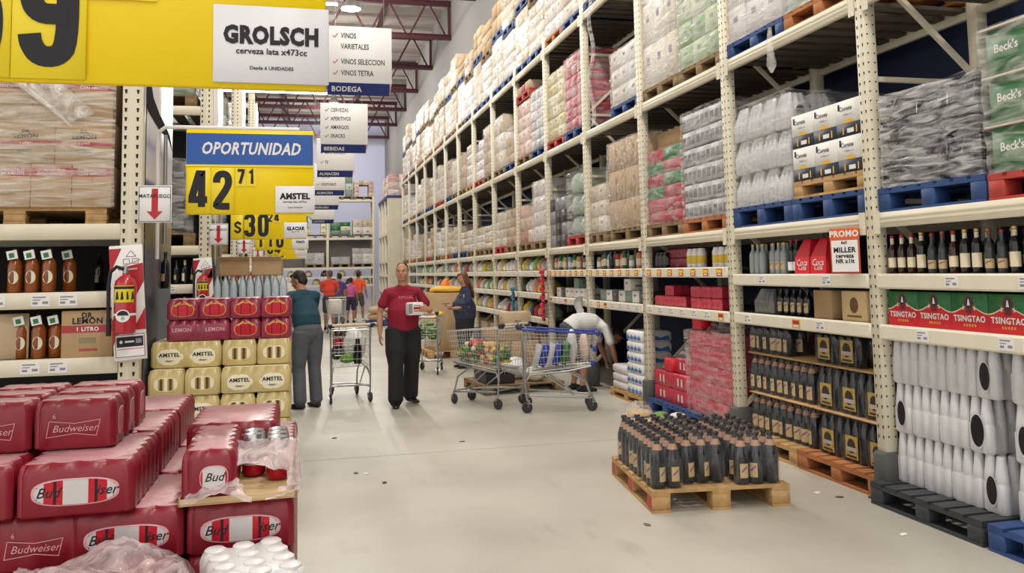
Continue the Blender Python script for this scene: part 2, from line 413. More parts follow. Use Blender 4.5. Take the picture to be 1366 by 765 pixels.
def beam_mesh(L):
    mb = MB()
    mb.box(0.0, 0, -0.107, 0.05, L, 0, 0, 0.006)
    mb.box(-0.004, 0, -0.07, 0, L, -0.06); mb.box(-0.004, 0, -0.04, 0, L, -0.03)
    for y in (0, L - 0.06): mb.box(-0.008, y, -0.15, 0.0, y + 0.06, 0.012)
    return mb.mesh('beam', CREAM)
def rbeam_mesh(L):
    mb = MB(); mb.box(0, 0, -0.107, 0.05, L, 0, 0, 0.006); return mb.mesh('rear_beam', CREAM)
def deck_mesh(L):
    mb = MB(); n = 9
    for i in range(n):
        y = 0.05 + (L - 0.22) * i / (n - 1); mb.box(0.051, y, -0.05, DEPTH - 0.056, y + 0.12, -0.022)
    return mb.mesh('deck', DECK)
def shelf_mesh(L, hh):
    mb = MB(); mb.box(0.04, 0, -0.03, DEPTH - 0.1, L, -0.002, 1)
    mb.box(-0.006, 0, -hh, 0.045, L, 0.0, 0, 0.005); mb.box(-0.012, 0.01, -hh + 0.012, -0.006, L - 0.01, -0.012, 0)
    return mb.mesh('shelf', [SHELF, DECK])
INKM = mat('print_grey', '8a8894', 0.7)
REDLB = mat('red_offer_label', 'c4483c', 0.6); YLB = mat('yellow_offer_label', 'd9a83c', 0.6)
def label_mesh(kind):
    mb = MB(); mb.box(-0.003, -0.055, -0.035, 0, 0.055, 0.035, 0)
    if kind == 'w':
        for (a, b, z, h) in ((-0.045, 0.03, 0.018, 0.008), (-0.045, 0.0, 0.002, 0.006), (0.012, 0.045, -0.02, 0.016), (-0.045, -0.015, -0.022, 0.014)):
            mb.box(-0.0042, -b, z, -0.003, -a, z + h, 1)
    else:
        mb.box(-0.0042, -0.045, -0.004, -0.003, 0.045, 0.024, 2); mb.box(-0.0042, -0.03, -0.026, -0.003, 0.03, -0.012, 1)
    return mb.mesh('price_label', [WHITE if kind == 'w' else (REDLB if kind == 'r' else YLB), INKM if kind == 'w' else WHITE, YEL if kind == 'r' else RED])
LBM = {k: label_mesh(k) for k in 'wry'}
rl = random.Random(3)
for b in range(NB):
    y0, y1 = POST_Y[b] + 0.05, POST_Y[b + 1] - 0.05; L = y1 - y0
    for z in (L3, L4, L5):
        link('beam', cached(('beam', round(L, 3)), lambda: beam_mesh(L)), rack, (0, y0, z))
        link('rear_beam', cached(('rbeam', round(L, 3)), lambda: rbeam_mesh(L)), rack, (DEPTH - 0.05, y0, z))
        link('deck', cached(('deck', round(L, 3)), lambda: deck_mesh(L)), rack, (0, y0, z))
    for i, z in enumerate(shelf_levels(b)):
        hh = 0.105
        s = link('shelf', cached(('shelf', round(L, 3)), lambda: shelf_mesh(L, hh)), rack, (0, y0, z))
        if b >= 8: continue
        if b in (2, 3, 4): ks = [(k, 'r' if rl.random() < (0.9 if i == 0 else 0.15) else ('y' if rl.random() < 0.3 else 'w')) for k in range(7)]
        elif b == 0: ks = [(2, 'w'), (4, 'w')] if i == 0 else [(2, 'w'), (2.6, 'w'), (5, 'w')]
        elif b == 1: ks = [(1.2, 'w'), (4.6, 'w')] if i == 0 else [(1.6, 'w'), (2.8, 'y'), (5.6, 'w')]
        else: ks = [(k, 'w') for k in range(0, 7, 2)]
        for k, c in ks: link('price_label', LBM[c], s, (-0.0125, 0.15 + k * (L - 0.3) / 6, -0.052))
# orange promo board on the second post
t = thing('promo_board', 'white and orange promo price board clipped to the second rack post', 'sign', (3.905, 5.36, 1.585))
mb = MB(); mb.box(-0.004, 0, 0, 0.004, 0.23, 0.33, 0, 0.002); link('board', mb.mesh('board', [mat('promo_edge', 'c8542c', .5)]), t, (0, 0, 0))
mb = MB(); mb.box(-0.006, 0.012, 0.012, -0.004, 0.218, 0.243); link('paper', mb.mesh('paper', WHITE), t)
mb = MB(); mb.box(-0.0065, 0.0, 0.248, -0.004, 0.23, 0.33); link('header', mb.mesh('header', ORANGE), t)
RX = (PI / 2, 0, -PI / 2)
for s_, z, sz, m_ in (('PROMO', 0.288, 0.062, WHITE), ('6x5', 0.225, 0.03, BLACK), ('MILLER', 0.17, 0.052, BLACK), ('cerveza', 0.128, 0.042, BLACK), ('NR x1lt', 0.088, 0.042, BLACK)):
    text(s_, t, (-0.008, 0.115, z), sz, m_, RX, bold=0.035)
t.rotation_euler = (0, 0, 0.45)

# ---------------------------------------------------------------- pallets and loads
def pallet_mesh(w_, d_, m, h=0.15):
    """w_ along x (depth), d_ along y"""
    mb = MB(); hx, hy = w_ / 2, d_ / 2
    for i in range(3):
        y = -hy + i * (d_ - 0.12) / 2
        for j in range(3):
            x = -hx + j * (w_ - 0.13) / 2; mb.box(x, y, 0.02, x + 0.13, y + 0.12, h - 0.04, 0, 0.004)
    for j in range(3):
        x = -hx + j * (w_ - 0.13) / 2; mb.box(x, -hy, 0, x + 0.13, hy, 0.02); mb.box(x, -hy, h - 0.04, x + 0.13, hy, h - 0.02)
    n = 7
    for i in range(n):
        y = -hy + i * (d_ - 0.11) / (n - 1); mb.box(-hx, y, h - 0.02, hx, y + 0.11, h)
    return mb.mesh('wooden_pallet', m)
PAL = {'blue': PBLUE, 'red': PRED, 'brown': WOODD, 'pale wood': WOOD, 'orange': WOODO, 'black': PBLACK}
def pallet(color, loc, where, wd=1.0, dp=0.98, rz=0, h=0.15, group=None):
    me = cached(('pal', color, wd, dp, h), lambda: pallet_mesh(wd, dp, PAL[color], h))
    o = link('wooden_pallet', me, None, loc, (0, 0, rz))
    return tag(o, '%s pallet %s' % (color, where), 'pallet', group)
def carton_mesh(a, b, h, m):
    mb = MB(); mb.box(-a / 2, -b / 2, 0, a / 2, b / 2, h, 0, 0.006)
    # flap seam and tape
    mb.box(-a / 2 + 0.004, -0.003, h, a / 2 - 0.004, 0.003, h + 0.0006, 1)
    for s in (-1, 1):
        mb.box(s * a / 2 - 0.0006, -0.03, h * 0.55, s * a / 2 + 0.0006, 0.05, h * 0.72, 1)
        mb.box(-0.05, s * b / 2 - 0.0006, h * 0.3, 0.06, s * b / 2 + 0.0006, h * 0.5, 1)
    return mb.mesh('carton', [m, KRAFT[1] if m in KRAFT else INKM])
def film_shell(a, b, h, seed, nz=10):
    """wrinkled stretch-film skin around a load, open below"""
    rn = random.Random(seed); mb = MB(); rings = []
    n = 7; base = []
    for (xa, ya, xb, yb) in ((-a / 2, -b / 2, a / 2, -b / 2), (a / 2, -b / 2, a / 2, b / 2), (a / 2, b / 2, -a / 2, b / 2), (-a / 2, b / 2, -a / 2, -b / 2)):
        for k in range(n): base.append((xa + (xb - xa) * k / n, ya + (yb - ya) * k / n))
    for i in range(nz + 1):
        z = h * i / nz; r = []
        for (x, y) in base:
            k = 1 + rn.uniform(0.004, 0.034)
            r.append((x * k, y * k, z + (rn.uniform(-0.012, 0.012) if 0 < i < nz else 0)))
        rings.append(r)
    top = [(x * 0.93, y * 0.93, h + rn.uniform(0.004, 0.03)) for x, y in base]; rings.append(top)
    rings.append([(x * 0.4, y * 0.4, h + rn.uniform(0.004, 0.02)) for x, y in base])
    mb.loft(rings, 0, False, True); m_ = len(base); o = (nz + 2) * m_
    mb.f.append(tuple(o + j for j in range(m_))); mb.m.append(0); mb.sm.append(True)
    return mb.mesh('stretch_film', FILM)
class Rn(random.Random): pass
def wrapped_load(loc, label, pal, ny=3, nx=2, nz=4, b=0.92, a=0.95, h=1.0, film=FILM, seed=0, group=None, cat='wrapped goods', fine=True, cap=None, missing=0, rz=0, name='wrapped_load'):
    rn = random.Random(seed)
    t = thing(name, label, cat, loc, rz, group)
    ca, cb, ch = a / nx, b / ny, h / nz
    for k in range(nz):
        for j in range(ny):
            for i in range(nx):
                if not fine and i > 0: continue
                if k == nz - 1 and missing and rn.random() < missing: continue
                if k < nz - 1 and nx > 2 and 0 < i < nx - 1: continue
                m = rn.choice(pal)
                aa = ca if fine else a
                me = cached(('ct', round(aa, 3), round(cb, 3), round(ch, 3), m.name), lambda: carton_mesh(aa * 0.985, cb * 0.985, ch * 0.992, m))
                x = -a / 2 + ca * (i + 0.5) if fine else 0
                link('carton', me, t, (x + rn.uniform(-.006, .006), -b / 2 + cb * (j + 0.5) + rn.uniform(-.004, .004), k * ch))
    if cap:
        me = cached(('cap', round(a, 2), round(b, 2), cap.name), lambda: carton_mesh(a * 0.8, b * 0.7, 0.22, cap)); link('carton', me, t, (0, 0.02, h))
    if film:
        sd = seed % 5
        me = cached(('film', round(a, 2), round(b, 2), round(h, 2), sd), lambda: film_shell(a + 0.01, b + 0.01, h + 0.005, sd))
        if film is not FILM:
            me = cached(('film', round(a, 2), round(b, 2), round(h, 2), sd, film.name), lambda: me.copy()); me.materials[0] = film
        link('stretch_film', me, t)
    return t
def slot_y(b, s):
    y0, y1 = POST_Y[b] + 0.05, POST_Y[b + 1] - 0.05
    c = (y0 + y1) / 2; return c - 0.5 if s == 0 else c + 0.5
def where(b, lv, s):
    lvn = {3: 'lower pallet level', 4: 'middle pallet level', 5: 'top level', 0: 'floor'}[lv]
    bn = 'bay right of the promo board' if b == 0 else '%s bay beyond the promo board' % ORD[b - 1]
    return '%s, %s, %s half' % (lvn, bn, 'near' if s == 0 else 'far')
PX = XR + 0.53
GR = {3: 'loads on the lower pallet level', 4: 'loads on the middle pallet level', 5: 'loads on the top level', 0: 'loads on the floor level'}
def rload(b, lv, s, pcol, pal, desc, ny=3, nx=2, nz=4, h=1.0, bw=0.92, a=0.95, film=FILM, cap=None, missing=0, fine=True, dy=0, pw=0.98, cat='wrapped goods', extra=0, seed=None):
    z = {3: L3, 4: L4, 5: L5, 0: 0}[lv] + extra; y = slot_y(b, s) + dy
    if pcol: pallet(pcol, (PX, y, z), 'on ' + where(b, lv, s) if extra == 0 else 'upper tier, ' + where(b, lv, s), 1.0, pw, group='pallets in the long rack'); z += 0.15
    return wrapped_load((PX - 0.01, y, z), '%s, %s' % (desc, where(b, lv, s)) if extra == 0 else '%s, upper tier, %s' % (desc, where(b, lv, s)), pal, ny, nx, nz, bw, a, h, film, seed if seed is not None else b * 31 + lv * 7 + s + int(extra * 10), GR[lv], cat, fine, cap, missing)
# explicit loads of the near bays (middle level)
rload(1, 4, 0, 'orange', GREYC[:2] + TEALC[1:2], 'pale grey wrapped cases', 3, 2, 3, 0.95)
rload(1, 4, 1, 'blue', WHITEC, 'white wrapped cases', 3, 2, 3, 1.0, film=FILMW)
rload(2, 4, 0, 'brown', GREENC, 'pale green wrapped cases', 3, 2, 6, 1.5, film=FILMW)
rload(2, 4, 1, 'brown', PALE[:2], 'tall cream wrapped cases', 3, 2, 3, 1.55, film=FILMW)
rload(3, 4, 0, 'blue', WHITEC, 'low white wrapped cases', 3, 2, 3, 0.72, film=FILMW)
rload(4, 4, 0, 'blue', REDC, 'red wrapped can cases', 3, 2, 7, 1.15)
rload(4, 4, 1, 'red', YELC, 'cream yellow wrapped cases', 3, 2, 6, 1.1, missing=0.3)
rload(5, 4, 0, 'blue', GREYC[:2] + WHITEC[1:], 'pale grey wrapped bricks', 3, 2, 6, 1.05)
t = rload(5, 4, 1, 'brown', PINKC[:2], 'pinkish wrapped cases', 3, 2, 4, 1.0)
rload(5, 4, 1, 'red', [REDC[0], KRAFT[2]], 'red trays', 3, 2, 1, 0.16, film=None, extra=1.19)
# lower pallet level
rload(2, 3, 1, 'brown', [DGREEN[0], REDC[0], REDC[0], REDC[1]], 'red and green wrapped cases', 2, 2, 6, 0.85, cap=KRAFT[1])
rload(3, 3, 0, 'brown', KRAFT[:1], 'tall plain kraft cartons', 2, 1, 3, 1.15, bw=1.2, a=1.0, film=FILMC, dy=0.02, pw=1.2)
rload(3, 3, 1, 'brown', PALE, 'small cream wrapped sacks', 2, 2, 3, 0.66, bw=0.66, dy=0.14, pw=0.7)
rload(4, 3, 1, None, [DARKC[0], GREYC[2]], 'dark grey crates', 3, 2, 4, 0.8, film=None)
rload(5, 3, 0, 'brown', WHITEC, 'big white wrapped load', 2, 2, 4, 1.05, film=FILMW)
rload(5, 3, 1, 'brown', PINKC + KRAFT[2:], 'pinkish filmed cartons', 3, 2, 3, 0.7, missing=0.4)
# generic far loads
rg = random.Random(11)
pals = [('cream', PALE), ('white', WHITEC), ('kraft', KRAFT), ('beige', PALE[:2] + KRAFT[2:]), ('off-white', WHITEC + PALE[:1])]
pc = ['brown', 'brown', 'pale wood', 'blue', 'orange', 'brown', 'red']
for b in range(3, NB):
    for s in (0, 1):
        fine = b < 7
        if b > 5:
            for lv in (3, 4):
                nm, pl = rg.choice(pals); h = rg.uniform(0.45, 0.95) if lv == 3 else rg.uniform(0.65, 1.1)
                f = rg.choice([FILM, FILMW, FILMW, None])
                nm2 = nm + (' wrapped cases' if f else ' cartons')
                rload(b, lv, s, rg.choice(pc), pl, nm2, rg.choice([2, 3]), 2, rg.choice([3, 4]), round(h, 1), film=f, missing=0.35 if rg.random() < .6 else 0, fine=fine, bw=rg.choice([.78, .86, .92]))
        if b == 3 and s == 0: continue
        nm, pl = rg.choice([pals[0], pals[2], pals[2], pals[3], pals[3], pals[4]]); f = rg.choice([FILM, FILMW, None, FILM]); h = rg.choice([0.85, 0.95, 1.0])
        rload(b, 5, s, rg.choice(['brown', 'blue', 'brown', 'orange']), pl, nm + (' wrapped cases' if f else ' cartons'), rg.choice([2, 3]), 2, 4, h, film=f, fine=fine)
        if b >= 4:
            nm, pl = rg.choice(pals + [('kraft', KRAFT)] * 6); f = rg.choice([FILM, None, None, FILMW])
            rload(b, 5, s, rg.choice(['brown', 'brown', 'blue']), pl, nm + (' wrapped cases' if f else ' cartons'), 2, 2, rg.choice([2, 3]), rg.choice([0.5, 0.65, 0.8]), film=f, fine=fine, extra=round(h + 0.19, 3))
# ---------------------------------------------------------------- packs of cans and bottles
def outline(nx, ny, r, inset, amp):
    """scalloped rounded outline round an nx by ny block of cans; counter-clockwise from the -y side"""
    a, b = nx * r - inset, ny * r - inset; rc = r * 0.8
    P = []
    def side(n, half, fn):
        m = n * 4
        for k in range(m + 1):
            u = -half + 2 * half * k / m
            if abs(2 * k / m - 1) > 1 - 0.36 / n: continue
            q = abs((k / 4) % 1 - 0.5) * 2
            fn(u, amp * q * q)
    def corner(cx, cy, a0):
        for k in range(3):
            t = a0 + PI / 2 * k / 2 ; P.append((cx + rc * .55 * math.cos(t), cy + rc * .55 * math.sin(t)))
    e = rc * .55
    side(nx, a, lambda u, d: P.append((u, -b + d))); corner(a - e, -b + e, -PI / 2)
    side(ny, b, lambda u, d: P.append((a - d, u))); corner(a - e, b - e, 0)
    side(nx, a, lambda u, d: P.append((-u, b - d))); corner(-a + e, b - e, PI / 2)
    side(ny, b, lambda u, d: P.append((-a + d, -u))); corner(-a + e, -b + e, PI)
    return P
def pack_mesh(nx, ny, r, h, m, prof, name='film_wrap', hole=None):
    """prof: (z fraction, inset, scallop). hole: None or 'y' / 'x' = sides with an oval opening"""
    mb = MB(); rings = [[(x, y, z * h) for x, y in outline(nx, ny, r, ins, amp)] for z, ins, amp in prof]
    mb.loft(rings, 0, True, True)
    if isinstance(m, (list, tuple)): mb.m[-1] = 1; mb.m[-1 - len(rings[0]) * 1 - 1:-2] = [0] * (len(rings[0])); mb.sm[-1] = False
    me = mb.mesh(name, m)
    return me
CANPROF = [(0, .006, .004), (.05, 0, .006), (.8, 0, .007), (.9, .003, .012), (.975, .007, .017), (1.0, .013, .016)]
def oval_mesh(wd, hg, mats, depth=0.004, kind='can', n=28, cans=3, r=0.033, thr=(.27, .46)):
    """opening torn in the wrap: a rim and, behind it, the curved can fronts seen through it (built facing -y)"""
    mb = MB(); R = []; I = []
    for j in range(n):
        t = 2 * PI * j / n; c, s = math.cos(t), math.sin(t)
        p = 0.72
        x = wd / 2 * (abs(c) ** p) * (1 if c >= 0 else -1); z = hg / 2 * (abs(s) ** p) * (1 if s >= 0 else -1)
        R.append((x, z)); I.append((x * 0.93, z * 0.9))
    vs = [(x, -0.0035, z) for x, z in R] + [(x, -0.005, z) for x, z in I]
    mb.add(vs, [(j, (j + 1) % n, n + (j + 1) % n, n + j) for j in range(n)], 0, True)
    # can fronts, sampled on a grid clipped to the oval
    m, k = 26, 6
    def inside(u, v): return abs(u) ** (2 / 0.72) + abs(v) ** (2 / 0.72) <= 1.0
    for a in range(m):
        x0, x1 = -wd * .465 + wd * .93 * a / m, -wd * .465 + wd * .93 * (a + 1) / m
        xm = (x0 + x1) / 2; u = min(1, abs(xm / (wd * .465))); top = (hg * .45) * max(0, 1 - u ** (2 / .72)) ** (.72 / 2)
        ph = (xm / (2 * r)) + (0.5 if cans % 2 == 0 else 0.0)
        q = (ph + 0.5) % 1 - 0.5
        def y(x):
            p_ = (x / (2 * r)) + (0.5 if cans % 2 == 0 else 0.0); q_ = ((p_ + 0.5) % 1 - 0.5) * 2
            return -0.0042 + 0.0 * (1 - math.sqrt(max(0, 1 - q_ * q_)))
        mi = 1 if abs(q) < thr[0] else (2 if abs(q) < thr[1] else 3)
        mb.add([(x0, y(x0), -top), (x1, y(x1), -top), (x1, y(x1), top), (x0, y(x0), top)], [(0, 1, 2, 3)], mi)
    return mb.mesh('window', mats)
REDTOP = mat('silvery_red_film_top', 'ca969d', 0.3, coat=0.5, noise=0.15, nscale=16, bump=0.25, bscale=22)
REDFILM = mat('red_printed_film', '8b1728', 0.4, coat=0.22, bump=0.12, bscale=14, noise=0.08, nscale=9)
REDFILM.node_tree.nodes['Principled BSDF'].inputs['Coat Roughness'].default_value = 0.25
PINKLINE = mat('pink_print', 'dca0a8', 0.5)
CANRED = mat('can_red', 'c0182c', 0.25, metal=0.2)
CANWHITE = mat('can_white', 'd5d2d0', 0.3, metal=0.2)
CANDARK = mat('gap_dark', '2c1214', 0.7)
GOLDFILM = mat('gold_printed_film', 'cdb87c', 0.28, coat=0.4, bump=0.12, bscale=14, noise=0.1, nscale=9)
GOLDRIM = mat('pale_gold_rim', 'efe4c0', 0.3)
CREAMLB = mat('cream_label', 'efe6c8', 0.4)
CANGOLD = mat('can_gold', 'b89a54', 0.3, metal=0.3)
MARFILM = mat('maroon_printed_film', '8e2740', 0.3, coat=0.3, bump=0.12, bscale=14)
GOLD = mat('gold_print', 'd6a648', 0.4)
CR = 0.0335
def bowtie_mesh():
    mb = MB(); w_, h_, t = 0.062, 0.021, 0.0016
    pts = [(-w_, h_), (0, h_ * .62), (w_, h_), (w_ * .86, -h_), (0, -h_ * .62), (-w_ * 1.1, -h_)]
    for i in range(6):
        (x0, z0), (x1, z1) = pts[i], pts[(i + 1) % 6]
        mb.bar((x0, -0.0012, z0), (x1, -0.0012, z1), t, 0.0012, 0, (0, 1, 0))
    return mb.mesh('logo', PINKLINE)
def red_pack(loc, label, big=True, rz=0, group=None, name='can_pack'):
    """big: 4 x 6 cans with oval openings on the short sides; small: 3 x 2 cans, logo in front, opening on the right"""
    h = 0.128
    t = thing(name, label, 'beer cans', loc, rz, group)
    if big:
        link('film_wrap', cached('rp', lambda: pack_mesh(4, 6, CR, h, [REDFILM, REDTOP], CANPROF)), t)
        mm = cached('rpo', lambda: oval_mesh(0.2, 0.066, [PINKLINE, CANWHITE, CANRED, CANDARK], cans=3, r=0.047))
        for s in (-1,):
            w_ = link('window', mm, t, (0, s * 6 * CR + 0.0035, h * 0.46)); 
            text('Bud', w_, (-0.063, -0.0046, 0.0), 0.034, BLACK, bold=0.01, shear=0.35)
            text('iser', w_, (0.07, -0.0046, 0.0), 0.034, BLACK, bold=0.01, shear=0.35)
    else:
        link('film_wrap', cached('rs', lambda: pack_mesh(3, 2, CR, h, [REDFILM, REDTOP], CANPROF)), t)
        lg = link('logo', cached('bow', bowtie_mesh), t, (0.0, -2 * CR + 0.001, h * 0.42))
        text('Budweiser', lg, (0, -0.0015, 0), 0.026, PINKLINE, shear=0.3)
        text('6', t, (-0.05, -2 * CR - 0.0005, h * 0.68), 0.018, PINKLINE)
        w_ = link('window', cached('rso', lambda: oval_mesh(0.075, 0.075, [PINKLINE, CANRED, CANRED, CANDARK], cans=1, r=0.036)), t, (3 * CR - 0.0035, 0, h * 0.48), (0, 0, PI / 2))
    return t
# ---- the near pile of red packs
PW, PD, PH = 8 * CR + 0.004, 12 * CR + 0.004, 0.1315
RB = 0.15
g = 'red can packs in the near pile'
pallet('pale wood', (-0.52, 2.98, 0), 'under the near pile of red can packs', 1.06, 1.3)
colx = [-0.158 - i * (PW + 0.002) for i in range(4)]
rows_ = [2.36 + PD / 2, 2.36 + PD * 1.5 + 0.004, 2.36 + PD * 2.5 + 0.008]
cn = ['against the aisle', 'second from the aisle', 'third from the aisle', 'fourth from the aisle']
rw = ['front', 'middle', 'back']
for k in range(7):
    z = RB + k * PH
    for c in range(4):
        for r in range(3):
            if not (r == 0 or c == 0 or k == 6): continue
            if k == 6 and c == 1 and r == 2: pass
            x = colx[c]
            if k == 6 and c >= 2 and r == 0:
                continue
            red_pack((x, rows_[r], z), 'red can pack %s, %s row of near pile, %s layer' % (cn[c], rw[r], ORD[k]), True, 0, g)
    if k == 6:
        for i, x in enumerate((-0.64, -0.845)):
            for j in range(3):
                red_pack((x, 2.36 + 0.068 + j * 0.136, z), 'red six-pack low in front of near pile, %s from the aisle, %s row back' % (ORD[i], ORD[j]), False, 0, 'red six-packs below the bigger packs')
z = RB + 7 * PH
for c, x in ((2, -0.545), (3, -0.545 - PW - 0.003)):
    for r in range(3):
        red_pack((x, 2.33 + PD / 2 + r * (PD + 0.004), z), 'red can pack on the eighth layer of near pile, %s column, %s row' % ('right' if c == 2 else 'left', rw[r]), True, 0, g)
red_pack((-0.215, 3.0, z), 'red beer can pack lying behind the torn-open pack on near pile', True, 0, g)
z = RB + 8 * PH
for i in range(3):
    for j in range(3):
        red_pack((-0.59 - i * 0.206, 2.5 + 0.068 + j * 0.16, z), 'red six-pack on top of the near pile, %s from the aisle, %s row' % (ORD[i], rw[j]), False, 0, 'red six-packs on top of the near pile')
# torn-open pack: cardboard tray with a few cans and loose film
z = RB + 7 * PH
t = thing('torn_can_pack', 'torn-open red can pack with beige tray and loose clear film at the pile corner', 'beer cans', (-0.17, 2.55, z), 0.03)
BEIGE = mat('beige_tray', 'd8bd8e', 0.7, noise=0.08)
mb = MB(); mb.box(-0.145, -0.21, 0, 0.145, 0.2, 0.006, 0, 0.002); mb.box(-0.145, -0.21, 0, 0.145, -0.206, 0.018); mb.box(0.141, -0.21, 0, 0.145, 0.2, 0.02); mb.box(-0.145, -0.21, 0, -0.141, 0.2, 0.018)
link('tray', mb.mesh('tray', BEIGE), t)
def can_mesh():
    mb = MB(); r = 0.0325
    mb.lathe([(.024, 0), (.031, .006), (r, .014), (r, .034)], 16, (0, 0, 0), 0, caps=True)
    mb.lathe([(r, .034), (r, .088)], 16, (0, 0, 0), 1, caps=False); mb.lathe([(r, .088), (r, .1), (.028, .114), (.027, .118), (.025, .116), (.001, .115)], 16, (0, 0, 0), 2)
    return mb.mesh('can', [CANRED, CANWHITE, mat('can_lid', 'c4c4c6', .25, metal=.8)])
cm = cached('can', can_mesh)
for i, j in ((2, 4), (3, 4), (2, 3), (3, 3), (3, 2)):
    link('can', cm, t, (-0.102 + i * 0.067, -0.165 + j * 0.067 + 0.02, 0.007), (0, 0, 0.7 * i + j))
def sheet(fn, nu, nv, mi=0):
    vs = [fn(u / nu, v / nv) for v in range(nv + 1) for u in range(nu + 1)]
    fs = [(v * (nu + 1) + u, v * (nu + 1) + u + 1, (v + 1) * (nu + 1) + u + 1, (v + 1) * (nu + 1) + u) for v in range(nv) for u in range(nu)]
    return vs, fs
link('film_wrap', cached('rhalf', lambda: pack_mesh(2, 6, CR, 0.128, [REDFILM, REDTOP], CANPROF)), t, (-0.072, 0.0, 0.006))
w_ = link('window', cached('rso2', lambda: oval_mesh(0.07, 0.06, [PINKLINE, CANWHITE, CANRED, CANDARK], cans=1, r=0.05)), t, (-.06, -6 * CR + 0.0035, .065))
text('Bud', w_, (0, -.0046, 0), .03, BLACK, bold=.01, shear=.35)
rn = random.Random(5); mb = MB()
FILMT = film_mat('torn_film', 'e6d3d3', 0.3, 0.85, stretch=(12, 12, 12), nscale=1.3)
def torn(u, v):
    x = -0.13 + 0.285 * u; f = math.sin(u * PI)
    z_ = 0.135 - 0.11 * v + 0.012 * math.sin(9 * u + 5 * v) * (0.4 + v) + rn.uniform(-.004, .004) - 0.02 * u
    y = -0.02 - 0.21 * v - 0.03 * f * v + 0.014 * math.sin(13 * u + 3 * v) + rn.uniform(-.005, .005)
    return (x, y, max(0.012, z_))
vs_, fs_ = sheet(torn, 26, 12)
mb.add(vs_, [f for i, f in enumerate(fs_) if not (10 < i % 26 < 23 and 5 < i // 26 < 12 - abs(i % 26 - 16) * .6)], 0, True)
def drape(u, v):
    y = -0.2 + 0.4 * u; s = v
    return (0.146 + 0.012 * math.sin(u * 14 + v * 3) * v + rn.uniform(0, .006), y, 0.13 - 0.125 * s + 0.008 * math.sin(u * 20))
vs_, fs_ = sheet(drape, 22, 8); mb.add(vs_, fs_, 0, True)
link('loose_film', mb.mesh('loose_film', FILMT), t)
# loose film bundle and a white six-pack low in front of the pile
for (x0, x1, yb, zb, nm, lb) in ((-0.62, -0.3, 2.13, 0.9, 'film_wrapped_pack', 'clear crumpled film over red cans at the bottom edge of the near pile'),):
    t = thing(nm, lb, 'beer cans', ((x0 + x1) / 2, yb, 0.835), 0.06)
    link('film_wrap', cached('rpflat', lambda: pack_mesh(5, 6, CR, 0.128, REDFILM, CANPROF)), t)
    mb = MB(); rn = random.Random(8)
    def crump(u, v):
        a = (u - .5) * 0.46; b = (v - .5) * 0.46; e = max(abs(u - .5), abs(v - .5)) * 2
        return (a, b, 0.15 + 0.03 * math.sin(9 * u + 3 * v) * math.cos(7 * v) + rn.uniform(-.008, .008) - 0.12 * max(0, e - .8) / .2)
    vs_, fs_ = sheet(crump, 22, 20); mb.add(vs_, fs_, 0, True); link('loose_film', mb.mesh('loose_film', FILMT), t)
WHITEFILM = mat('white_printed_film', 'e9e7e6', 0.35, coat=0.25, bump=0.15, bscale=14)
t = thing('white_can_pack', 'white shrink-wrapped pack of cans low at the corner of the near pile', 'beer cans', (-0.12, 2.17, 0.845), 0.25)
link('film_wrap', cached('wp', lambda: pack_mesh(3, 4, CR, 0.135, WHITEFILM, CANPROF)), t)
mb = MB()
for i in range(3):
    for j in range(4): mb.lathe([(.026, 0), (.026, .008), (.02, .012), (.001, .012)], 12, (-CR * 2 + i * CR * 2, -CR * 3 + j * CR * 2, .131))
link('can_tops', mb.mesh('can_tops', WHITEFILM), t)
# lower packs that carry those two
for i, (x, dz) in enumerate(((-0.158, 0), (-0.43, 0), (-0.702, 0))):
    for k in range(5): red_pack((x, 2.36 - PD / 2 - 0.006, RB + k * PH + 0.02), 'red can pack in foremost low row, %s from the aisle, %s layer' % (ORD[i], ORD[k]), True, 0, 'red can packs in the foremost low row')
mb = MB()
pallet('brown', (-0.52, 2.12, 0), 'under the foremost low row of red can packs', 0.95, 0.4, h=0.165)

